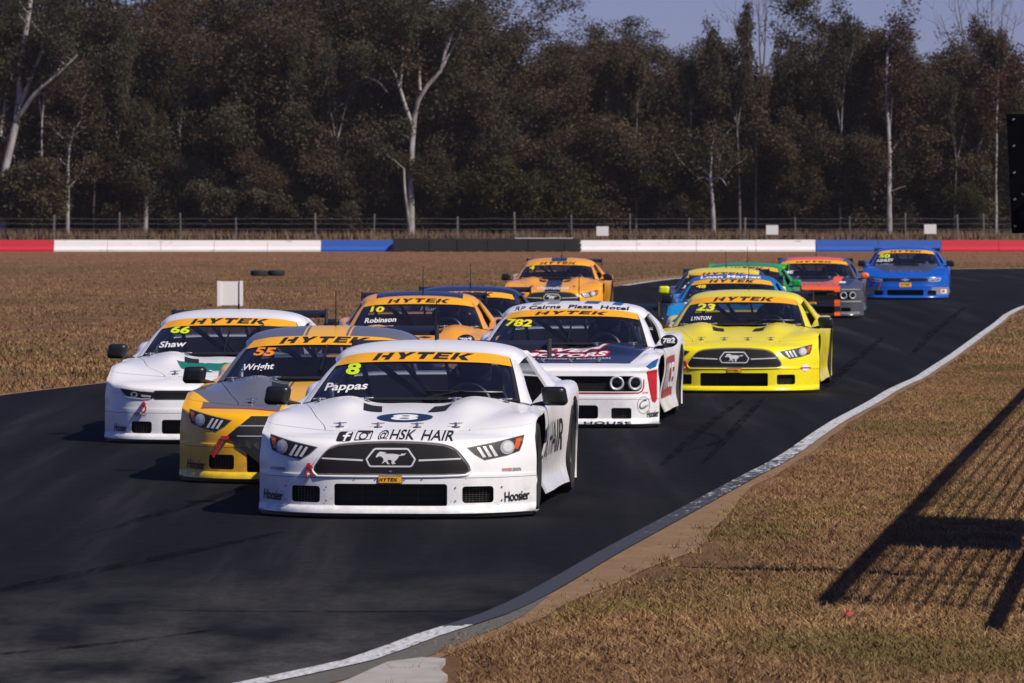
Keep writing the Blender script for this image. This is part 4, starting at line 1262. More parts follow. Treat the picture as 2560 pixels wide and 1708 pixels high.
# dark blue car behind 10 --------------------------------------------
nav = paint('dark_navy_paint', (.009, .012, .022, 1), rough=.2)
c = Car('camaro', (-.72, 71.5), .05, 'dark navy race car mostly hidden behind the orange car with navy roof', dict(base=nav), 'helmeted driver in the dark navy race car', skip=('wiper',))
CARS[7] = c
c.dec('driver_name', text('Hum', -.55, -.30, .83, .88, .2, 0, .02), M['white'], 'glass', 'glass', .0055)

# 4 -----------------------------------------------------------------
ST = (.010, .011, .018, 1)
or4 = paint('orange_black_stripe', (.87, .36, .001, 1), [([(-1, 0, 0, -.15, 1), (0, 0, 1, .50, 0)], ST)])
b4 = paint('orange_black_stripe_bumper', (.87, .36, .001, 1), [([(-1, 0, 0, -.15, 1)], ST)])
c = Car('mustang', (.76, 108.5), .062, 'orange race car with a black centre stripe, alone at mid track', dict(base=or4, bumper=b4, valance=b4, lip=b4, fender=or4, side=or4), 'helmeted driver in the orange race car with black stripe', strip='banner', skip=('wiper', 'pl*'))
CARS[4] = c
c.number('4', M['yel'], -.55, .10, .91, .08, .1)
c.dec('nose_lettering', text('chameleon', -.30, .30, .555, .61, .2, 0, .01), M['white'], 'bumper', 'front', .005)

# 48 ----------------------------------------------------------------
sky_b = paint('sky_blue_paint', (.008, .26, .60, 1)); roofb = paint('roof_blue', (.008, .13, .36, 1))
c = Car('camaro', (3.26, 86.0), .068, 'sky blue race car squeezed behind the all yellow one, white lettering on roof', dict(base=sky_b, roof=roofb, pillar=sky_b), 'helmeted driver in the sky blue race car', skip=('wiper', 'aerial'))
CARS[48] = c
c.number('48', M['yel'], -.55, .15, .93, .05, .2)
c.dec('roof_lettering', arch(text('Loan Market', -.50, .44, 1.080, 1.122, 0, 0, .03), .07), M['white'], 'roof', 'roof', .006, .04)
c.dec('driver_name', text('L', -.63, -.55, .82, .87, .2, 0, .02), M['white'], 'glass', 'glass', .0055)
c.dec('mirror_stripe', shape2d([[(-.7, .70), (-.6, .70), (-.6, .72), (-.7, .72)]]), M['white'], 'hood', 'hoodfront', .006)

# yellow-roofed car --------------------------------------------------
dkn = paint('navy_paint', (.016, .022, .04, 1)); yroof = paint('navy_yellow_roof', (.78, .68, .01, 1), [([(1, 0, 0, .60, 1)], (.016, .022, .04, 1))])
ymir = paint('yellow_mirror', (.72, .72, .01, 1))
c = Car('mustang', (3.44, 94.2), .062, 'navy race car with bright yellow roof and mirrors behind the sky blue one', dict(base=dkn, roof=yroof, mirror=ymir), 'helmeted driver in the race car with the bright yellow roof', skip=('wiper',))
CARS['y'] = c
c.dec('race_number', shape2d([[(-.60, .88), (-.50, .96), (-.46, .96), (-.52, .88)]]), M['fluo'], 'glass', 'glass', .0055)
c.dec('driver_name', text('J', -.68, -.62, .80, .85, .3, 0, .02), M['white'], 'glass', 'glass', .0055)

# green car ----------------------------------------------------------
grn = paint('green_paint', (.012, .27, .05, 1))
c = Car('camaro', (4.06, 102.0), .085, 'green race car half hidden between the yellow roof and the dark grey car', dict(base=grn, mirror=grn, wing=paint('bright_green_wing', (.03, .40, .01, 1))), 'helmeted driver in the green race car', skip=('wiper',))
CARS['g'] = c

# dark grey and orange car -------------------------------------------
DG = (.065, .068, .078, 1)
FL = (.85, .12, .01, 1)
b12 = paint('grey_black_orange_nose', DG, [([(-1, 0, 0, -.47, 0)], (.010, .009, .009, 1)), ([(-1, 0, 0, -.53, 0), (1, 0, 0, .42, 0)], FL), ([(-1, 0, 0, -.53, 0), (1, 0, 0, .42, 0), (0, 0, 1, .11, 0), (0, 0, -1, -.22, 0)], (.010, .009, .009, 1)),
                                          ([(-1, 0, 0, -.42, 0), (0, 0, 1, .53, 0)], FL, .10, 20)])
h12 = paint('grey_flame_hood', (.022, .022, .028, 1), [([(-1, 0, 0, -.42, 0), (0, -1, 0, -.92, 0)], FL, .40, 22), ([(-1, .10, 0, -.45, 0), (1, -.10, 0, .28, 0)], FL)])
r12 = paint('grey_flame_roof', DG, [([(0, -1, 0, -2.78, 0), (-1, 0, 0, -.55, 1)], FL, .35, 18)])
omir = paint('orange_mirror', (.85, .16, .01, 1))
c = Car('challenger', (5.78, 109.4), .066, 'dark grey and black race car with orange flames and round headlamps', dict(base=paint('dark_grey_paint', DG), bumper=b12, valance=b12, lip=b12, hood=h12, roof=r12, mirror=omir), 'helmeted driver in the dark grey car with orange flames', skip=('wiper', 'vent*'))
CARS[12] = c
c.dec('race_number', shape2d([ellipse(-.60, .955, .055, .04, 14)]), M['yel'], 'glass', 'glass', .0055)
c.dec('driver_name', text('UME', -.68, -.40, .82, .875, .25, 0, .03), M['white'], 'glass', 'glass', .0055)
c.dec('screen_sticker', shape2d([ellipse(-.58, .79, .05, .025, 12)]), M['flame'], 'glass', 'glass', .0055)
for z in (.53, .30): c.dec('nose_trim', shape2d([[(.55, z), (.93, z), (.93, z + .018), (.55, z + .018)]]), M['lensgrey'], 'bumper', 'front', .005)
for z in (.075, .10): c.dec('nose_trim', shape2d([[(.54, z), (.90, z), (.90, z + .010), (.54, z + .010)]]), M['lensgrey'], 'valance', 'front', .005)
c.dec('nose_lettering', text('city', .28, .48, .43, .47, .2, 0, 0), M['grey'], 'bumper', 'front', .006)
c.dec('hood_lettering', text('RaceWorks', -.45, .42, .74, .86, .15, 0, .02), M['lensgrey'], 'hood', 'top', .005)
c.dec('hood_sticker', shape2d([[(.50, .70), (.62, .70), (.64, .88), (.52, .88)]]), M['white'], 'hood', 'top', .004)

# 50 ----------------------------------------------------------------
BL = (.003, .085, .46, 1)
b50 = paint('royal_blue_paint', BL, dirt=.1)
h50 = paint('blue_grey_hood', BL, [([(0, 1, 0, .55, 0)], (.05, .055, .065, 1))])
v50 = paint('blue_silver_valance', BL, [([(1, 0, 0, .58, 1), (0, 0, 1, .10, 0)], (.22, .23, .26, 1))])
c = Car('camaro', (8.67, 125.4), .078, 'royal blue race car numbered 50, farthest back by the red barrier', dict(base=b50, hood=h50, valance=v50, fender=b50), 'helmeted driver in the royal blue race car', skip=('wiper', 'aerial', 'pl*', 'vent*'))
CARS[50] = c
c.number('50', M['fluo'], -.60, .24, .895, .082, .2); c.name('ASHLEY', -.66, .38, .81, .06, .2)
c.dec('nose_badge', shape2d([[(-.09, .42), (-.03, .42), (-.03, .405), (.03, .405), (.03, .42), (.09, .42), (.09, .445), (.03, .445), (.03, .46), (-.03, .46), (-.03, .445), (-.09, .445)]]), M['lensgrey'], 'bumper', 'front', .009)
P_ = rrect(-.13, .13, .275, .365, .012)
c.dec('maker_plate', shape2d([P_]), M['banner'], 'bumper', 'front', .006); c.dec('plate_lettering', fit(hytek2d(), -.11, .11, .30, .345), M['ink'], 'bumper', 'front', .008)
for s in (-1, 1): c.dec('lamp_strip', shape2d([[(s * .50, .425), (s * .76, .455), (s * .76, .475), (s * .50, .445)]]), M['lamp'], 'hl%d' % s, 'front', .012)
c.dec('corner_sticker', shape2d([rrect(.78, .91, .13, .22, .01)]), M['white'], 'valance', 'front', .005, .03); c.dec('corner_sticker_mark', shape2d([ellipse(.83, .178, .035, .028)]), M['red'], 'valance', 'front', .007, .03)
# ------------------------------------------------------------------ barrier of painted concrete blocks, tyre wall
def bar_y(px):
    return 247.5 - .0006 * max(0, px - 1400)
def wall_piece(px0, px1, mat, label, top=.50, group=None, name='barrier_wall', taper=.10):
    x0, x1 = at(px0, 247.5), at(px1, 247.5)
    n = max(1, int(round((x1 - x0) / 2.4)))
    root = empty(name, ((x0 + x1) / 2, 247.5, gz(247.5)))
    tag(root, label, 'barrier', group or 'painted barrier along the far side')
    for k in range(n):
        a = x0 + (x1 - x0) * k / n + .008; b = x0 + (x1 - x0) * (k + 1) / n - .008
        h = top + RNG.uniform(-.012, .012); dy = RNG.uniform(-.02, .02)
        m = MB()
        pr = [(-.30, 0), (-.30, .08), (-.20, .22), (-.11, h), (.11, h), (.20, .22), (.30, .08), (.30, 0)]
        V = [(a - root.location.x, y + dy, z) for y, z in pr] + [(b - root.location.x, y + dy, z) for y, z in pr]
        q = len(pr)
        F = [(i, (i + 1) % q, q + (i + 1) % q, q + i) for i in range(q)] + [tuple(range(q)), tuple(range(q, 2 * q))[::-1]]
        m.add(V, F); put('block', m.mesh('block'), mat, root)
    return root
def mat_barrier(name, col):
    t = NT(name); o = t.obj()
    f = t.noise(1.2, 4, .6, o); g = t.noise(2.6, 5, .7, t.mapping(o, (.5, 1, 3)))
    c = t.mix(f, tuple(x * .88 for x in col) + (1,), col + (1,))
    c = t.mix(t.ramp(g, [(.60, (0, 0, 0)), (.74, (.75, .75, .75))]), c, (.05, .045, .045, 1))
    t.link(c, t.p.inputs['Base Color']); t.set(Roughness=.7)
    return t.m
WW = mat_barrier('barrier_white', (.76, .74, .73)); WR = mat_barrier('barrier_red', (.50, .004, .025)); WB = mat_barrier('barrier_blue', (.004, .075, .38))
wall_piece(-60, 136, WR, 'bright red barrier section at the far left')
wall_piece(136, 803, WW, 'long white barrier section left of the short blue one')
wall_piece(803, 995, WB, 'short blue barrier section between white wall and black tyre wall')
wall_piece(1443, 2038, WW, 'white barrier section right of the black tyre wall')
wall_piece(2038, 2352, WB, 'blue barrier section behind the royal blue race car')
wall_piece(2352, 2640, WR, 'dark red barrier section at the far right')
# tyre wall: bolted stacks of old tyres in front of the wall
tw = empty('tyre_wall', (at(1219, 247), 247.0, gz(247)))
tag(tw, 'low black tyre wall between the blue and the white barrier sections', 'tyre wall')
m = MB(); m.lathe([(-.09, .17), (-.10, .24), (-.07, .30), (0, .315), (.07, .30), (.10, .24), (.09, .17)], (0, 0, .10), 'z', 14); TYRE = m.mesh('tyre', 50)
x = at(1000, 247); k = 0
DKT = plain('old_tyre', (.012, .012, .014), .85, var=.5)
while x < at(1440, 247):
    for lv in range(3):
        o = put('tyre', TYRE, DKT, tw)
        o.location = (x - tw.location.x + RNG.uniform(-.02, .02), RNG.uniform(-.03, .03), lv * .185 + RNG.uniform(0, .012)); o.rotation_euler = (RNG.uniform(-.05, .05), RNG.uniform(-.05, .05), RNG.uniform(0, 6))
    x += .63; k += 1
x = at(1000, 247) - tw.location.x - .3
while x < at(1440, 247) - tw.location.x:
    w_ = RNG.uniform(1.1, 1.9); m = MB(); m.box(x, min(x + w_, at(1443, 247) - tw.location.x), -.36, -.345, .03, .555 + RNG.uniform(-.02, .02)); put('rubber_belt', m.mesh('rubber_belt'), DKT, tw); x += w_ + .03
m = MB(); m.box(at(1288, 247) - tw.location.x, at(1432, 247) - tw.location.x, -.28, .25, .575, .60); put('capping_strip', m.mesh('capping_strip'), WW, tw)
# ------------------------------------------------------------------ paddock things on the left
mb = empty('marker_board', (at(575, 120), 120, gz(120)), .1)
tag(mb, 'plain white square marker board standing in the left grass', 'marker board')
m = MB(); m.box(-.20, .20, -.02, .02, 0.015, .52); put('panel', m.mesh('panel'), WW, mb)
for s in (-1, 1):
    m = MB(); m.box(s * .235 - .038, s * .235 + .038, -.05, .05, 0.0, .53); put('side_rail', m.mesh('side_rail'), WW, mb)
lay = [(-.24, 0, 'left'), (.25, .08, 'right')]
for i, (dx, dy, wh) in enumerate(lay):
    o = put('tyre', TYRE, DKT); o.location = (at(668, 166) + dx, 166 + dy * 4, gz(166)); o.rotation_euler = (0, RNG.uniform(-.06, .06), i); o.scale = (.82, .82, .85)
    tag(o, 'old black tyre lying flat in the left grass, %s one of the pair' % wh, 'tyre', 'tyres lying in the grass')
# ------------------------------------------------------------------ wire fence beyond the barrier
FY = 264.0
fn = empty('wire_fence', (0, FY, gz(FY)))
tag(fn, 'grey post and wire fence running in front of the trees', 'fence')
GAL = plain('weathered_post', (.13, .12, .115), .8, var=.35, scale=3); WIRE = plain('fence_wire', (.15, .145, .15), .6)
for px in (-20, 135, 299, 453, 592, 790, 935, 1145, 1288, 1430, 1575, 1722, 1862, 1990, 2125, 2265, 2395, 2461, 2600):
    m = MB(); h = RNG.uniform(1.0, 1.28); w = RNG.uniform(.028, .048); ln = RNG.uniform(-.05, .05)
    m.add([(-w, -w, -.1), (w, -w, -.1), (w, w, -.1), (-w, w, -.1), (-w * .9 + ln, -w * .9, h), (w * .9 + ln, -w * .9, h), (w * .9 + ln, w * .9, h), (-w * .9 + ln, w * .9, h), (ln, 0, h + .03)], [(0, 1, 5, 4), (1, 2, 6, 5), (2, 3, 7, 6), (3, 0, 4, 7), (4, 5, 8), (5, 6, 8), (6, 7, 8), (7, 4, 8)])
    o = put('post', m.mesh('post'), GAL, fn); o.location = (at(px, FY), RNG.uniform(-.05, .05), 0)
for z in (.25, .5, .75, .98):
    m = MB(); m.tube([(at(px, FY), -.07, z + (.01 if i % 2 else -.015)) for i, px in enumerate(range(-40, 2640, 75))], .0075, 4); put('wire', m.mesh('wire'), WIRE, fn)
for i, (px, py, lab) in enumerate(((1506, 578, 'small white sign on the wire fence right of the tyre wall'), (1930, 575, 'small pale sign on the wire fence above the right white barrier'), (2325, 573, 'small white sign on the wire fence above the royal blue race car'))):
    s = empty('fence_sign', (at(px, FY), FY - .12, gz(FY))); tag(s, lab, 'sign')
    z = hgt(py, FY) - gz(FY)
    m = MB(); m.box(-.28, .28, -.012, .012, z - .22, z + .22); put('panel', m.mesh('panel'), WW, s)
    m = MB(); m.box(-.025, .025, .014, .05, -.05, z + .2); put('post', m.mesh('post'), GAL, s)
# ------------------------------------------------------------------ things glimpsed between the trunks
ROOFR = plain('terracotta_roof', (.30, .09, .045), .8, var=.3, scale=3); PALE = plain('pale_cladding', (.42, .40, .38), .8, var=.25)
h = empty('house', (at(1560, 292), 292, gz(292))); tag(h, 'house with terracotta roof half hidden in the trees at centre right', 'house')
m = MB(); m.box(-2.4, 2.0, -.2, 4, 0, 1.5); put('wall', m.mesh('wall'), PALE, h)
m = MB(); m.add([(-2.7, -.5, 1.45), (2.3, -.5, 1.45), (2.3, 4.3, 1.45), (-2.7, 4.3, 1.45), (-1.2, 1.9, 2.6), (.8, 1.9, 2.6)], [(0, 1, 5, 4), (1, 2, 5), (2, 3, 4, 5), (3, 0, 4), (3, 2, 1, 0)]); put('roof', m.mesh('roof'), ROOFR, h)
m = MB(); m.box(-1.6, -.6, -.26, -.205, .5, 1.2); put('window', m.mesh('window'), M['visor'], h)
sh = empty('shed', (at(1990, 284), 284, gz(284))); tag(sh, 'pale low shed glimpsed between trunks at the right', 'shed')
m = MB(); m.box(-1.1, 1.1, 0, 2.2, 0, 1.15); put('wall', m.mesh('wall'), PALE, sh)
m = MB(); m.add([(-1.3, -.25, 1.12), (1.3, -.25, 1.12), (1.3, 2.4, 1.4), (-1.3, 2.4, 1.4), (-1.3, -.25, 1.18), (1.3, -.25, 1.18), (1.3, 2.4, 1.46), (-1.3, 2.4, 1.46)], [(3, 2, 1, 0), (4, 5, 6, 7), (0, 1, 5, 4), (1, 2, 6, 5), (2, 3, 7, 6), (3, 0, 4, 7)]); put('roof', m.mesh('roof'), WW, sh)
m = MB(); m.box(-.35, .25, -.03, -.004, .02, .95); put('door', m.mesh('door'), M['grey'], sh)
rc = empty('parked_car', (at(1175, 283), 283, gz(283)), .25); tag(rc, 'dark red parked car half hidden by scrub behind the fence', 'car')
RED = plain('dull_red_paint', (.22, .02, .025), .4)
pr = [(-2.0, .35), (-2.05, .62), (-1.9, .78), (-.95, .88), (-.45, 1.32), (.75, 1.36), (1.35, .95), (1.95, .88), (2.0, .4)]
m = MB(); q = len(pr)
m.add([(x, -.8, z) for x, z in pr] + [(x, .8, z) for x, z in pr], [(i, (i + 1) % q, q + (i + 1) % q, q + i) for i in range(q)] + [tuple(range(q)), tuple(range(q, 2 * q))]); put('body', m.mesh('body', 30), RED, rc)
m = MB(); m.add([(-.80, -.81, .92), (-.42, -.81, 1.26), (.68, -.81, 1.30), (1.12, -.81, .95)], [(0, 1, 2, 3)]); put('side_window', m.mesh('side_window'), M['lensgrey'], rc)
for x in (-1.25, 1.2):
    for y in (-.72, .72):
        m = MB(); m.lathe([(-.1, .15), (-.1, .32), (.1, .32), (.1, .15), (-.1, .15)], (x, y, .32), 'y', 18); put('wheel', m.mesh('wheel', 40), M['rubber'], rc)
cg = empty('timber_frame', (at(972, 272), 272, gz(272))); tag(cg, 'pale timber frame standing behind the fence left of centre', 'timber frame')
TIM = plain('grey_timber', (.27, .21, .17), .85, var=.3)
for a, b in (((-.55, 0, 0), (-.55, 0, .95)), ((.5, 0, 0), (.52, 0, 1.0)), ((-.58, 0, .93), (.56, 0, .97)), ((-.55, 0, .28), (.5, 0, .28)), ((-.55, .6, 0), (-.55, .6, .9)), ((.5, .6, 0), (.5, .6, .9))):
    m = MB(); m.tube([a, b], .045, 4); put('beam', m.mesh('beam'), TIM, cg)

# ------------------------------------------------------------------ trees
def mat_leaf(name, c0, c1, c2):
    t = NT(name)
    o = t.obj()
    oi = t.new('ShaderNodeObjectInfo')
    v = t.new('ShaderNodeVectorMath'); v.operation = 'ADD'; t.link(o, v.inputs[0])
    cmb = t.new('ShaderNodeCombineXYZ'); t.link(t.math('MULTIPLY', oi.outputs['Random'], 40.0), cmb.inputs[0]); t.link(cmb.outputs[0], v.inputs[1])
    clump = t.noise(.55, 3, .6, v.outputs[0]); fine = t.noise(7, 3, .7, v.outputs[0])
    f = t.math('ADD', t.math('MULTIPLY', clump, .65), t.math('MULTIPLY', fine, .35))
    c = t.ramp(f, [(.34, c0), (.5, c1), (.66, c2)])
    c = t.mix(1.0, c, t.ramp(oi.outputs['Random'], [(0, (.78, .80, .8)), (.35, (1.05, .98, .92)), (.7, (.85, .93, .82)), (1, (1.2, 1.06, .95))]), 'MULTIPLY')
    t.link(c, t.p.inputs['Base Color'])
    t.set(Roughness=.6)
    t.p.inputs['Specular IOR Level'].default_value = .2
    tl = t.new('ShaderNodeBsdfTranslucent'); t.link(c, tl.inputs[0])
    mx = t.new('ShaderNodeMixShader'); mx.inputs[0].default_value = .35
    t.link(t.p.outputs[0], mx.inputs[1]); t.link(tl.outputs[0], mx.inputs[2]); t.link(mx.outputs[0], t.out.inputs[0])
    return t.m
LEAF_A = mat_leaf('gum_leaf_brown', (.034, .024, .016), (.074, .052, .034), (.135, .094, .062))
LEAF_B = mat_leaf('gum_leaf_olive', (.028, .024, .017), (.062, .053, .036), (.114, .097, .066))
LEAF_C = mat_leaf('shrub_leaf', (.020, .018, .008), (.045, .042, .014), (.085, .074, .026))
LEAF_R = mat_leaf('gum_leaf_russet', (.032, .014, .010), (.066, .030, .022), (.115, .058, .042))
def mat_bark(name, a, b, dark):
    t = NT(name); o = t.obj()
    n = t.noise(2.2, 5, .7, t.mapping(o, (1, 1, .35)))
    t.link(t.ramp(n, [(.30, dark), (.48, a), (.68, b)]), t.p.inputs['Base Color'])
    t.set(Roughness=.85); t.bump(n, .4, .03)
    return t.m
BARK_W = mat_bark('white_gum_bark', (.27, .245, .245), (.43, .40, .40), (.07, .058, .054))
BARK_G = mat_bark('grey_bark', (.11, .09, .085), (.19, .165, .16), (.03, .025, .022))
BARK_D = mat_bark('dark_bark', (.030, .025, .023), (.06, .05, .046), (.014, .012, .012))
def leaves(centres, radii, per, size, rng):
    """many small hanging leaf faces spread through the crown's volume"""
    C = np.repeat(np.asarray(centres), per, 0); R = np.repeat(np.asarray(radii), per)
    n = len(C)
    d = rng.normal(size=(n, 3)); d /= np.linalg.norm(d, axis=1)[:, None]
    rr = R * rng.uniform(.15, 1.0, n) ** .55
    P = C + d * rr[:, None] * np.array([1.0, 1.0, .72])
    a = rng.normal(size=(n, 3)) * np.array([.8, .8, .35]) + np.array([0, 0, -.55]); a /= np.linalg.norm(a, axis=1)[:, None]
    b = np.cross(a, rng.normal(size=(n, 3))); b /= np.maximum(np.linalg.norm(b, axis=1), 1e-6)[:, None]
    L = size * rng.uniform(.6, 1.4, n)[:, None]; W = L * rng.uniform(.28, .48, n)[:, None]
    V = np.stack([P, P + a * L * .5 + b * W * .5, P + a * L, P + a * L * .5 - b * W * .5], 1).reshape(-1, 3)
    F = np.arange(n * 4).reshape(-1, 4)
    return V, F
def make_tree(seed, h, fork=.42, spread=.34, nl=4, lean=.04, clusters=9, per=165, leaf=.17, skel=None, droop=.0, low=.0, bare=False, crown_r=(.55, 1.05)):
    """returns (trunk mesh, crown mesh or None); skel: list of (points, r0, r1) in metres for a hand-set skeleton"""
    rng = np.random.default_rng(seed); rq = random.Random(seed)
    m = MB(); cen = []; rad = []
    def limb(p, d, ln, r, lvl):
        pts = [p]; rs = [r]; q = Vector(p); dd = Vector(d).normalized()
        k = 5
        for i in range(k):
            dd = (dd + Vector((rq.uniform(-.22, .22), rq.uniform(-.22, .22), rq.uniform(-.05, .20) - droop * .1))).normalized()
            q = q + dd * ln / k; pts.append(tuple(q)); rs.append(r * (1 - .75 * (i + 1) / k))
        m.tube(pts, rs, 6 if lvl < 2 else 4, False)
        if lvl < 2:
            for j in range(3 if lvl == 0 else 2):
                i = rq.randint(2, k); a = rq.uniform(0, 6.28)
                limb(pts[i], (dd + Vector((math.cos(a) * .8, math.sin(a) * .8, rq.uniform(-.15, .5)))), ln * rq.uniform(.4, .62), max(.012, rs[i] * .7), lvl + 1)
        if not bare:
            for i in range(2 if lvl == 0 else 1, k + 1):
                if rq.random() < (.85 if lvl else .55):
                    cen.append((pts[i][0] + rq.uniform(-.35, .35), pts[i][1] + rq.uniform(-.35, .35), pts[i][2] + rq.uniform(-.3, .3) - droop * .4)); rad.append(rq.uniform(*crown_r))
    if skel:
        for pts, r0, r1 in skel:
            n = len(pts)
            P = resample([(p[0], p[2]) for p in pts], 12); yy = np.interp(np.linspace(0, 1, 12), np.linspace(0, 1, n), [p[1] for p in pts])
            rs = np.linspace(r0, r1, 12)
            pp = [(a, y, z) for (a, z), y in zip(P, yy)]
            m.tube(pp, list(rs), 8, False)
            for i in (5, 7, 9, 10, 11):
                if r0 < .5 and rq.random() < .8 and pp[i][2] > h * .30:
                    a = rq.uniform(0, 6.28)
                    limb(pp[i], (math.cos(a) * .8, math.sin(a) * .6, .6), rq.uniform(1.1, 2.2), rs[i] * .5, 1)
    else:
        top = h * fork; lx, ly = rq.uniform(-lean, lean) * h, rq.uniform(-lean, lean) * h
        r0 = h * .0165
        pts = [(lx * t * t + rq.uniform(-.06, .06) * (t > 0), ly * t * t, top * t - .15 * (t == 0)) for t in (0, .25, .5, .75, 1)]
        m.tube(pts, [r0 * 1.25, r0, r0 * .9, r0 * .82, r0 * .75], 8, False)
        for j in range(nl):
            a = 2 * math.pi * j / nl + rq.uniform(-.6, .6)
            limb(pts[-1], (math.cos(a) * spread * 1.6, math.sin(a) * spread * 1.6, 1.0), (h - top) * rq.uniform(.78, 1.05), r0 * .6, 0)
        if low:
            for j in range(int(low)):
                z = rq.uniform(.18, .9) * top; a = rq.uniform(0, 6.28)
                limb((lx * (z / top) ** 2, 0, z), (math.cos(a), math.sin(a), .35), rq.uniform(.9, 1.9), r0 * .3, 1)
    tm = m.mesh('trunk', 60)
    cm = None
    if not bare and cen:
        V, F = leaves(cen, rad, per, leaf, rng); cm = big_mesh('crown', V, F, 4)
    return tm, cm
def plant_tree(proto, X, Y, s, rz, label, bark, leafm, name='gum_tree', group='gum trees behind the fence', sz=None):
    r = empty(name, (X, Y, gz(Y) - .02), rz); r.scale = (s, s, sz or s)
    tag(r, label, 'tree' if 'shrub' not in name and 'bush' not in name else 'shrub', group)
    put('trunk', proto[0], bark, r, own=True)
    if proto[1]: put('crown', proto[1], leafm, r, own=True)
    return r
SKY = [(-300, -40), (0, -60), (200, -50), (400, -20), (500, -15), (600, -40), (800, -30), (1000, -50), (1150, -10), (1220, 15), (1260, 50), (1300, 55), (1330, 42), (1400, 48), (1470, 12), (1520, 30), (1560, 18), (1600, 60), (1640, 45), (1690, 48), (1725, 80), (1745, 125), (1800, 60), (1850, 70), (1900, 70), (1950, 95), (2010, 112), (2060, 60), (2090, 28), (2190, 8), (2240, 42), (2270, 72), (2330, 98), (2390, 45), (2430, 50), (2480, 85), (2520, 115), (2560, 150), (2900, 120)]
def tree_h(px, Y, win=0):
    yt = max(np.interp(px + d, [p[0] for p in SKY], [p[1] for p in SKY]) for d in ((-win, -win / 2, 0, win / 2, win) if win else (0,)))
    return CAM_H + (YH - yt) * Y / FPX - gz(Y)
PRO = [make_tree(11, 11, .28, .30, 4, low=3), make_tree(12, 11, .26, .34, 5, low=3), make_tree(13, 11, .34, .26, 4, low=4), make_tree(14, 11, .26, .32, 5, low=4), make_tree(15, 11, .28, .34, 5, droop=.8, low=3), make_tree(16, 11, .36, .28, 4, low=6)]
UND = [make_tree(35, 3.4, .12, .55, 7, low=4, leaf=.15, per=140, crown_r=(.45, .8)), make_tree(36, 3.4, .10, .42, 8, low=5, leaf=.15, per=140, crown_r=(.4, .75)), make_tree(37, 3.4, .14, .5, 6, low=5, leaf=.15, per=140, crown_r=(.45, .8))]
LOWP = [make_tree(31, 6, .22, .50, 5, low=3, leaf=.16, per=140, crown_r=(.5, .9)), make_tree(32, 6, .18, .42, 6, low=3, leaf=.16, per=140, crown_r=(.5, .95)), make_tree(33, 6, .25, .36, 5, low=4, leaf=.16, per=140, crown_r=(.45, .85))]
rt = random.Random(21)
# skyline trees: middle row, heights follow the skyline of the photograph
n_mid = 0
ORD = 'first second third fourth fifth sixth seventh eighth ninth tenth eleventh twelfth thirteenth fourteenth fifteenth sixteenth seventeenth eighteenth nineteenth twentieth'.split()
ORD += ['twenty-' + w for w in ORD[:9]] + ['thirtieth'] + ['thirty-' + w for w in ORD[:9]]
side = lambda px: 'at the far left' if px < 500 else ('left of centre' if px < 1000 else ('near the middle' if px < 1550 else ('right of centre' if px < 2100 else 'at the far right')))
hues = (LEAF_A, LEAF_B, LEAF_A, LEAF_B, LEAF_R)
for i, px in enumerate((-120, -20, 90, 190, 285, 390, 480, 575, 665, 760, 850, 945, 1035, 1130, 1205, 1290, 1340, 1410, 1475, 1560, 1635, 1690, 1795, 1850, 1920, 1990, 2085, 2150, 2200, 2270, 2330, 2400, 2445, 2530, 2620)):
    Y = 281 + rt.uniform(-3.5, 4.5); H = tree_h(px, Y, 0 if px in (1340, 1475, 1560, 2085, 2200, 2400) or px < 1240 else 75) * rt.uniform(.96, 1.0) * (1.14 if px < 1180 else 1.0); k = rt.randrange(len(PRO)); ph = max(v.co.z for v in PRO[k][1].vertices)
    russet = px in (2400, 2445, 2150)
    plant_tree(PRO[k], at(px, Y), Y, H / 11.8, rt.uniform(0, 6.28), 'tall dark gum tree behind the fence, %s of the tall row from the left' % ORD[i], BARK_G if i % 3 else BARK_D, LEAF_R if russet else (LEAF_A if rt.random() < .6 else LEAF_B), group='tall gums behind the fence', sz=H / ph)
# front row of lower trees that hide the trunks
for i, px in enumerate((-90, 40, 250, 330, 420, 520, 610, 700, 790, 860, 960, 1110, 1180, 1370, 1440, 1500, 1610, 1680, 1730, 1830, 1900, 1960, 2030, 2110, 2170, 2290, 2350, 2420, 2500, 2590)):
    Y = 273.5 + rt.uniform(-2.5, 2.5); H = rt.uniform(4.6, 8.2); k = rt.randrange(3)
    plant_tree(LOWP[k], at(px, Y), Y, H / 6.2, rt.uniform(0, 6.28), 'bushy low tree at the edge of the wood, %s from the left' % ORD[i], BARK_D if i % 2 else BARK_G, LEAF_B if rt.random() < .5 else LEAF_A, 'bushy_tree', 'bushy low trees')
# shrubby understorey that closes the wood near the ground
for i, px in enumerate((-60, 70, 130, 215, 270, 340, 410, 465, 530, 600, 690, 750, 820, 880, 975, 1065, 1120, 1230, 1330, 1425, 1480, 1535, 1680, 1740, 1810, 1870, 1935, 2010, 2090, 2140, 2200, 2275, 2340, 2400, 2470, 2540)):
    Y = 272.2 + rt.uniform(-1.5, 1.6); H = rt.uniform(2.4, 4.6)
    plant_tree(UND[i % 3], at(px, Y), Y, H / 3.9 * .9, rt.uniform(0, 6.28), 'leafy understorey shrub below the gums, %s from the left' % ORD[i], BARK_D, (LEAF_B, LEAF_A, LEAF_C, LEAF_A)[rt.randrange(4)], 'understorey_shrub', 'understorey shrubs', sz=H / 3.9)
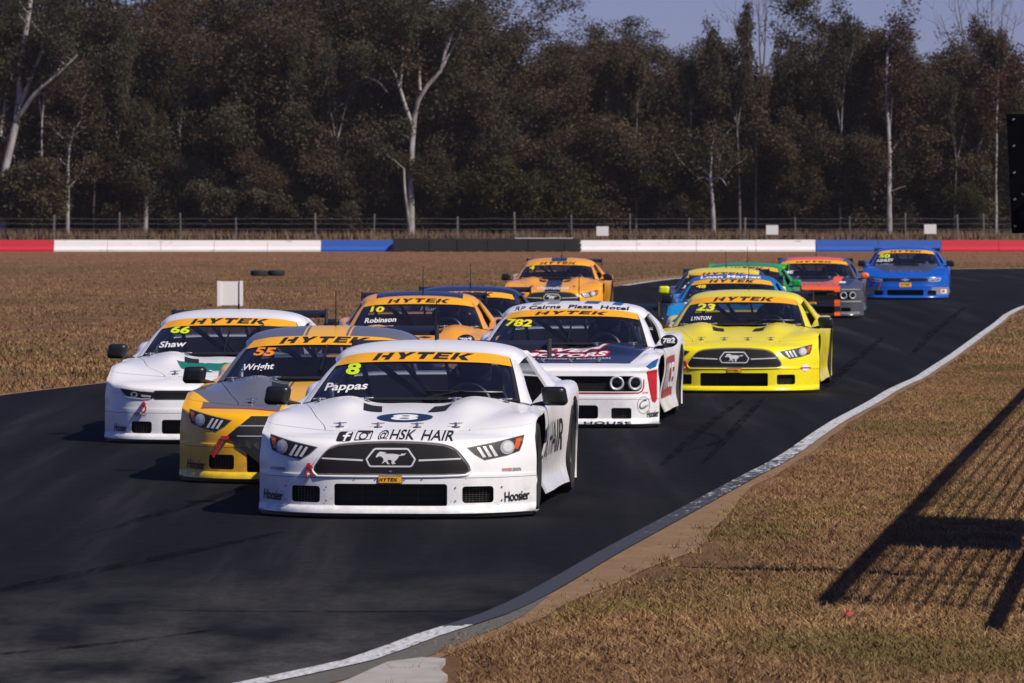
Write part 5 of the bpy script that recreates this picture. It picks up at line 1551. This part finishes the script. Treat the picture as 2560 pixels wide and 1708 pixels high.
# hand-set white gums
def sk(P, Y, depth=0.0):
    """photo points -> skeleton in metres about the base"""
    bx = at(P[0][0], Y)
    return [(at(px, Y) - bx, depth * i / max(1, len(P) - 1), hgt(py, Y) - gz(Y)) for i, (px, py) in enumerate(P)]
def rel(P, Y, base):
    return [(at(px, Y) - at(base, Y), dy, hgt(py, Y) - gz(Y)) for px, py, dy in P]
def white_gum(seed, Y, base, limbs, label, per=60, h=11, leafm=LEAF_B, bark=BARK_W, cr=(.45, .8)):
    sk_ = [(rel(P, Y, base), r0, r1) for P, r0, r1 in limbs]
    return plant_tree(make_tree(seed, h, skel=sk_, per=per, leaf=.17, crown_r=cr), at(base, Y), Y, 1.0, 0, label, bark, leafm, 'white_gum', 'pale trunked gums')
white_gum(41, 270, 5, [([(5, 600, 0), (8, 430, 0), (35, 330, .1), (50, 260, .2), (45, 190, .3), (62, 90, .4), (76, 0, .5), (80, -60, .6)], .24, .10), ([(50, 262, .2), (85, 180, 0), (112, 120, -.3), (128, 55, -.6)], .12, .05), ([(42, 300, .1), (90, 230, -.4), (140, 195, -.8), (200, 138, -1.0)], .13, .04), ([(0, 340, .2), (10, 250, .6), (20, 215, .8)], .09, .05)], 'large white forked gum leaning at the far left edge')
white_gum(42, 270.5, 168, [([(168, 600, 0), (170, 480, 0), (169, 400, .1), (176, 350, .2), (186, 315, .2)], .115, .06), ([(178, 345, .2), (205, 290, .5), (230, 240, .8)], .05, .03)], 'slender white trunk standing alone near the far left', 40, 6, LEAF_A)
white_gum(43, 270, 362, [([(362, 600, 0), (364, 540, 0), (366, 490, .1), (368, 380, .3)], .14, .06)], 'short pale trunk among scrub in the left third', 50, 5)
white_gum(44, 272, 885, [([(885, 600, 0), (887, 520, 0), (885, 400, .2), (888, 250, .4)], .13, .06), ([(886, 420, .2), (925, 380, 0), (940, 330, -.2)], .05, .03)], 'pale slim trunk left of the large forked gum', 60, 7, LEAF_A)
white_gum(45, 269.5, 1027, [([(1027, 600, 0), (1027, 500, 0), (1028, 400, .1), (1033, 310, .2), (1045, 240, .3), (1075, 205, .3), (1103, 185, .2), (1108, 140, .1), (1132, 80, 0)], .20, .07), ([(1105, 170, .2), (1125, 130, .4), (1150, 85, .6)], .07, .03), ([(1030, 310, .2), (1015, 270, .3), (1000, 220, .5), (980, 165, .6), (970, 90, .8)], .10, .04), ([(1000, 220, .5), (1008, 130, .4), (1000, 60, .3)], .07, .03), ([(1050, 225, .3), (1046, 150, .6), (1044, 60, .9)], .08, .04), ([(968, 230, .6), (945, 200, .4), (905, 190, .2)], .05, .03), ([(1027, 590, 0), (1012, 480, -.3), (1010, 420, -.4)], .09, .05)], 'tall white gum forking high, left of the middle')
white_gum(46, 272, 1640, [([(1640, 600, 0), (1585, 490, 0), (1545, 430, .2), (1500, 395, .3), (1470, 360, .5)], .10, .04), ([(1610, 540, 0), (1615, 440, .3), (1606, 330, .5), (1612, 240, .6)], .10, .05)], 'pale trunk leaning left beside the terracotta roof', 55, 7, LEAF_B, BARK_G)
white_gum(47, 269, 1784, [([(1784, 600, 0), (1783, 530, 0), (1778, 470, .1), (1776, 440, .1)], .12, .08), ([(1776, 450, .1), (1755, 440, .3), (1735, 455, .5)], .05, .02), ([(1777, 450, .1), (1800, 440, 0), (1815, 462, -.1)], .05, .02), ([(1776, 440, .1), (1780, 380, .2)], .06, .03)], 'short white dead trunk above the right white barrier', 14, 9, LEAF_A)
white_gum(48, 269.5, 2224, [([(2224, 600, 0), (2222, 500, 0), (2224, 400, .1), (2222, 320, .2), (2215, 260, .2), (2218, 130, .3)], .14, .06), ([(2223, 480, 0), (2245, 470, -.2), (2262, 465, -.3)], .04, .015), ([(2222, 330, .2), (2232, 250, .3), (2230, 160, .5)], .07, .04)], 'straight tall white trunk above the royal blue race car', 60, 9, LEAF_R)
white_gum(49, 272, 2063, [([(2063, 600, 0), (2064, 480, 0), (2062, 400, .1), (2050, 220, .3), (2036, 160, .4), (2020, 120, .5)], .11, .05), ([(2040, 165, .4), (2046, 120, .5), (2048, 60, .6)], .06, .03)], 'slim grey forked trunk right of centre', 60, 9, LEAF_A, BARK_G)
white_gum(50, 271, 2440, [([(2440, 600, 0), (2432, 480, 0), (2442, 390, .1), (2460, 310, .2), (2470, 240, .3)], .13, .06), ([(2442, 390, .1), (2450, 350, -.2), (2475, 310, -.3)], .06, .03)], 'pale mottled trunk in the scrub at the far right', 55, 8, LEAF_R, BARK_W)
# slim pale saplings along the edge of the wood
SLIM = [make_tree(81, 7, .62, .22, 3, .05, per=45, leaf=.2, crown_r=(.35, .65)), make_tree(82, 7, .70, .2, 3, .07, per=40, leaf=.2, crown_r=(.35, .6)), make_tree(83, 7, .55, .26, 3, .06, per=45, leaf=.2, crown_r=(.35, .65))]
for i, px in enumerate((105, 235, 300, 395, 455, 545, 655, 735, 835, 915, 985, 1080, 1160, 1440, 1530, 1590, 1720, 1850, 1890, 1960, 2100, 2150, 2330, 2385, 2490)):
    Y = 270.2 + rt.uniform(0, 2.5); s_ = rt.uniform(.75, 1.35)
    plant_tree(SLIM[i % 3], at(px, Y), Y, s_ * .42, rt.uniform(0, 6.28), 'slim pale sapling at the edge of the wood, %s sapling from the left' % ORD[i], BARK_W if i % 2 == 0 else BARK_G, LEAF_B if i % 3 else LEAF_A, 'sapling', 'slim saplings', sz=s_)
# bare dead crowns against the sky
for seed, base, Y, limbs, lab in ((61, 1905, 279, [(1830, 45), (1865, 20), (1895, -10), (1915, -20), (1950, 20), (1975, 40)], 'leafless dead treetop against the sky right of centre'), (62, 2470, 279, [(2345, 40), (2390, 0), (2440, -20), (2480, -10), (2510, 5), (2545, 40)], 'leafless dead treetop at the upper right corner')):
    L = [([(base, 600, 0), (base - 5, 350, 0), (base, 160, 0)], .16, .07)]
    for k, (px, py) in enumerate(limbs):
        mx = (base + px) / 2 + (px - base) * .25
        L.append(([(base, 200 + 12 * (k % 3), 0), (mx, 120, (k - 2.5) * .3), (px, py, (k - 2.5) * .5)], .055, .014))
        L.append(([(mx, 120, (k - 2.5) * .3), (mx + 14 * (-1) ** k, 70, 0), (mx + 22 * (-1) ** k, py + 22, .2)], .028, .010))
    sk_ = [(rel(P, Y, base), r0, r1) for P, r0, r1 in L]
    plant_tree(make_tree(seed, 30, skel=sk_, bare=True), at(base, Y), Y, 1, 0, lab, BARK_G, None, 'dead_tree', 'dead trees')
# rounded green shrubs right of the parked car
SHP = [make_tree(71, 2.2, .15, .7, 7, leaf=.17, per=90, crown_r=(.35, .6)), make_tree(72, 2.2, .12, .6, 8, leaf=.17, per=90, crown_r=(.35, .65))]
for k, (px, Y, s, lab) in enumerate(((1262, 269, 1.05, 'rounded green bush behind the fence right of the parked car'), (1345, 269.5, .95, 'broad olive bush behind the fence next to the green one'), (1405, 270.5, .85, 'low olive bush at the right end of the bush row'), (1690, 271, .6, 'small bush behind the right white barrier'), (2010, 271, .7, 'small bush in front of the pale shed'), (60, 270, 1.1, 'dense dark bush at the foot of the leaning white gum'), (560, 270, .8, 'small dark bush behind the long white barrier'), (745, 270, .7, 'low dark bush near the blue barrier end'))):
    plant_tree(SHP[k % 2], at(px, Y), Y, s * 1.15, k * 1.3, lab, BARK_D, LEAF_C if k in (0, 1, 2) else LEAF_B, 'bush', 'bushes behind the fence')
# the dense wood behind, one mass
rng = np.random.default_rng(5)
cen = []; rad = []
for k in range(2000):
    px = rng.uniform(-250, 2800); Y = rng.uniform(286, 300)
    H = tree_h(px, Y, 90) * (.95 if px < 1150 else .78)
    cen.append((at(px, Y), Y, gz(Y) + rng.uniform(.02, 1) * H)); rad.append(rng.uniform(.7, 1.3))
V, F = leaves(cen, rad, 80, .34, rng)
tag(put('woodland', big_mesh('woodland', V, F, 4), LEAF_B), 'dense dark woodland mass behind the front trees', 'woodland', kind='stuff')

# ------------------------------------------------------------------ tall dry grass along the fence, tufts and blades
def blades(name, XY, hmin, hmax, w, mat, label, lean=.5, seed=1):
    rng = np.random.default_rng(seed); n = len(XY)
    z = np.array([gz(y) for y in np.round(XY[:, 1], 1)]) if n < 20000 else np.interp(XY[:, 1], np.arange(0, 320, .5), [gz(y) for y in np.arange(0, 320, .5)])
    h = rng.uniform(hmin, hmax, n); a = rng.uniform(0, 6.283, n); l = rng.uniform(0, lean, n) * h
    d = rng.uniform(-1.0, 1.0, n)
    B = np.stack([XY[:, 0], XY[:, 1], z], 1)
    ww = w * rng.uniform(.6, 1.4, n)
    side_ = np.stack([np.cos(d) * ww, np.sin(d) * ww, np.zeros(n)], 1)
    tip = B + np.stack([np.cos(a) * l, np.sin(a) * l, h], 1)
    V = np.stack([B - side_, B + side_, tip], 1).reshape(-1, 3); F = np.arange(3 * n).reshape(-1, 3)
    return tag(put(name, big_mesh(name, V, F, 3), mat), label, 'grass', kind='stuff')
def mat_blade():
    t = NT('dry_blades'); o = t.obj()
    big = t.noise(.35, 4, .6, t.mapping(o, (1, .6, 1))); mid = t.noise(2.5, 4, .7, o); fine = t.noise(45, 2, .6, o)
    f = t.math('ADD', t.math('MULTIPLY', mid, .45), t.math('MULTIPLY', fine, .55))
    c = t.ramp(f, [(.32, (.078, .040, .020)), (.5, (.22, .124, .056)), (.66, (.43, .275, .135))])
    g = t.math('MULTIPLY', t.ramp(big, [(.50, (0, 0, 0)), (.62, (1, 1, 1))]), .75)
    c = t.mix(g, c, t.ramp(fine, [(.35, (.055, .050, .012)), (.65, (.185, .150, .042))]))
    c = t.mix(1.0, c, t.ramp(t.noise(.10, 4, .6, t.mapping(o, (.6, 1.6, 1))), [(.32, (.72, .70, .68)), (.5, (1, 1, 1)), (.68, (1.3, 1.28, 1.15))]), 'MULTIPLY')
    t.link(c, t.p.inputs['Base Color']); t.set(Roughness=.7)
    t.p.inputs['Specular IOR Level'].default_value = .2
    return t.m
BLD = mat_blade()
rng = np.random.default_rng(9)
n = 420000
Y = rng.uniform(21, 84, n) if False else 21 + 62 * rng.uniform(0, 1, n) ** 1.6
xe = np.interp(Y, ER[:, 1], ER[:, 0]); xm = .0955 * Y + .6
dirtw = np.interp(Y, [p[0] for p in prof], [p[1] for p in prof]) + .10
X = xe + rng.uniform(0, 1, n) * (xm - xe)
keep = (X > xe + .05) & ~((Y < 27.0) & (X < -.24))
ind = X - xe
p_keep = np.clip((ind - dirtw * rng.uniform(.3, 1.25, n)) / .12, 0.03, 1)
cl = np.sin(X * 5.1 + np.sin(Y * 2.3) * 2) * np.sin(Y * 3.7 + np.sin(X * 4.1) * 2)
p_keep *= np.clip(.72 + .45 * cl, .2, 1)
cl2 = np.sin(X * 1.7 + Y * .31 + 2 * np.sin(Y * .23)) + np.sin(Y * .62 - X * .9)
p_keep *= np.clip(1.25 - .75 * np.clip(cl2 - .3, 0, 2), .12, 1)
keep &= rng.uniform(0, 1, n) < p_keep
blades('verge_grass', np.stack([X[keep], Y[keep]], 1), .008, .034, .0040, BLD, 'short dry brown grass on the right verge', 2.4, 2)
nc = 1100
cy = 22 + 50 * rng.uniform(0, 1, nc) ** 1.5; cx = np.interp(cy, ER[:, 1], ER[:, 0]) + .25 + rng.uniform(0, 1, nc) * 4.2
tx = np.repeat(cx, 15) + rng.normal(0, .028, nc * 15); ty = np.repeat(cy, 15) + rng.normal(0, .05, nc * 15)
blades('grass_tufts', np.stack([tx, ty], 1), .025, .065, .0033, BLD, 'taller straw tufts scattered over the right verge', 1.6, 8)
n = 130000
Y = 40 + 200 * rng.uniform(0, 1, n) ** 1.7
xe = np.interp(Y, EL[:, 1], EL[:, 0]); xe = np.where(Y > 160, 6 + (Y - 160) * .5, xe); xm = -.0955 * Y - .5
X = xe - rng.uniform(0, 1, n) * (xe - xm)
cl = np.sin(X * 1.1 + np.sin(Y * .6) * 2) * np.sin(Y * .35 + np.sin(X * .7) * 1.5)
keep = (X < np.interp(Y, EL[:, 1], EL[:, 0]) - .1) & (rng.uniform(0, 1, n) < .55 + .45 * cl)
blades('paddock_grass', np.stack([X[keep], Y[keep]], 1), .02, .065, .011, BLD, 'short dry brown grass in the paddock left of the track', 1.2, 3)
n = 40000
Y = 80 + 110 * rng.uniform(0, 1, n) ** 1.5
xe = np.interp(Y, ER[:, 1], ER[:, 0]); X = xe + .1 + rng.uniform(0, 1, n) * 4
blades('roadside_grass', np.stack([X, Y], 1), .02, .06, .008, BLD, 'dry brown grass on the far right verge', 1.2, 6)
n = 26000
X = rng.uniform(-32, 32, n); Y = rng.choice([264.6, 265.4, 266.5, 268, 269.5], n) + rng.uniform(-.4, .4, n)
cl = .5 + .5 * np.sin(X * .9 + np.sin(X * .37) * 3)
keep = rng.uniform(0, 1, n) < .35 + .65 * cl
t = NT('tall_dry_grass'); f = t.noise(3, 4, .7, t.obj()); t.link(t.ramp(f, [(.3, (.06, .035, .02)), (.5, (.13, .075, .04)), (.7, (.22, .14, .075))]), t.p.inputs['Base Color']); t.set(Roughness=.8)
blades('tall_grass', np.stack([X[keep], Y[keep]], 1), .12, .52, .032, t.m, 'tall dry brown grass along the wire fence', .4, 4)

# ------------------------------------------------------------------ safety fence along the right verge, out of frame, and the sign on it
FA = Vector((3.70, 28.95)); FD = Vector((.1217, 1.0)).normalized()
sf = empty('safety_fence', (FA.x, FA.y, 0)); tag(sf, 'steel mesh safety fence along the right verge casting its shadow on the grass', 'fence')
STEEL = plain('galvanised_tube', (.30, .30, .31), .5, .6)
fp = lambda s, z, o=0.0: (FD.x * s + FD.y * o, FD.y * s - FD.x * o, z)
HT = 2.75
m = MB(); m.tube([fp(-.1, HT), fp(45, HT)], .058, 8); put('top_rail', m.mesh('top_rail', 50), STEEL, sf)
m = MB(); m.tube([fp(-1.2, 1.55), fp(45, 1.55)], .045, 8); put('mid_rail', m.mesh('mid_rail', 50), STEEL, sf)
for s in (0.4, 2.0, 4.2, 10, 16, 22, 28, 34, 40):
    m = MB(); m.tube([fp(s, -.2), fp(s, HT + .05)], .05, 8); put('post', m.mesh('post', 50), STEEL, sf)
for i in range(19):
    z = .20 + i * .135
    m = MB(); m.tube([fp(0, z), fp(45, z)], .0095, 4); put('wire', m.mesh('wire'), STEEL, sf)
for i in range(80):
    s = .2 + i * .31
    m = MB(); m.tube([fp(s, .1), fp(s, HT)], .0105, 4); put('upright_wire', m.mesh('upright_wire'), STEEL, sf)
m = MB(); m.add([(-.02, -.015, .004), (.022, -.012, .004), (.02, .02, .012), (-.016, .014, .02), (0, 0, .022)], [(0, 1, 4), (1, 2, 4), (2, 3, 4), (3, 0, 4), (3, 2, 1, 0)])
o = put('litter_scrap', m.mesh('litter_scrap'), M['red']); o.location = (at(2125, 29.3), 29.3, .03); tag(o, 'small red scrap of litter lying in the verge grass', 'litter')
bn = empty('fence_banner', (FA.x, FA.y, 0)); tag(bn, 'long dark banner tied to the safety fence beside the verge', 'banner')
P, F = panel(np.array([[fp(s, z, -.08 - .02 * math.sin(s * 3)) for s in np.linspace(5.2, 8.6, 7)] for z in (1.55, 2.1, 2.66)]), 0, 6, 0, 2, 18, 6)
P, F = thick((P, F), .006); put('cloth', mesh_of('cloth', P, F, 40), M['dark'], bn)
sg = empty('sign_board', (at(2515, 32.2), 32.2, 0), -.42); tag(sg, 'back of a dark sign board at the right edge of the picture', 'sign')
m = MB(); zt, zb = hgt(286, 32.2), hgt(583, 32.2)
m.add([(0, 0, zt), (1.2, -.02, zt + .02), (1.2, -.02, zb), (.035, 0, zb), (0, .03, zt), (1.2, .01, zt + .02), (1.2, .01, zb), (.035, .03, zb)], [(0, 1, 2, 3), (7, 6, 5, 4), (0, 4, 5, 1), (3, 2, 6, 7), (0, 3, 7, 4), (1, 5, 6, 2)])
put('panel', m.mesh('panel'), plain('sign_back', (.004, .004, .0045), .7, spec=.1, var=.2), sg)
for k in range(5):
    m = MB(); z = zb + .04 + k * (zt - zb - .07) / 4; m.lathe([(0, .001), (-.004, .006), (0, .009)], (.055 - .01 * k * .3, -.004, z), 'y', 10); put('rivet', m.mesh('rivet'), M['steel'], sg)
for x in (.45, .95):
    m = MB(); m.tube([(x, .08, -.1), (x, .08, zt - .05)], .035, 8); put('post', m.mesh('post', 50), STEEL, sg)
m = MB(); m.tube([(.12, -.03, zb + .20), (.55, -.035, zb + .55)], .010, 5); m.tube([(.10, -.03, zb + .22), (.55, -.035, zb - .02)], .010, 5)
put('brace', m.mesh('brace'), M['black'], sg)  # thin black tubes standing in for the fence mesh's shadow on the board

# ------------------------------------------------------------------ dusty air
m = MB(); m.box(-243, 243, -43, 424, -1.2, 17)
hz = put('haze', m.mesh('haze')); tag(hz, kind='stuff')
hm = bpy.data.materials.new('dusty_air'); hm.use_nodes = True
hn = hm.node_tree.nodes; hn.remove(hn['Principled BSDF'])
pv = hn.new('ShaderNodeVolumePrincipled'); pv.inputs['Color'].default_value = (.90, .86, .88, 1); pv.inputs['Density'].default_value = .00009; pv.inputs['Anisotropy'].default_value = .2
hm.node_tree.links.new(pv.outputs[0], hn['Material Output'].inputs['Volume'])
hz.data.materials.append(hm)
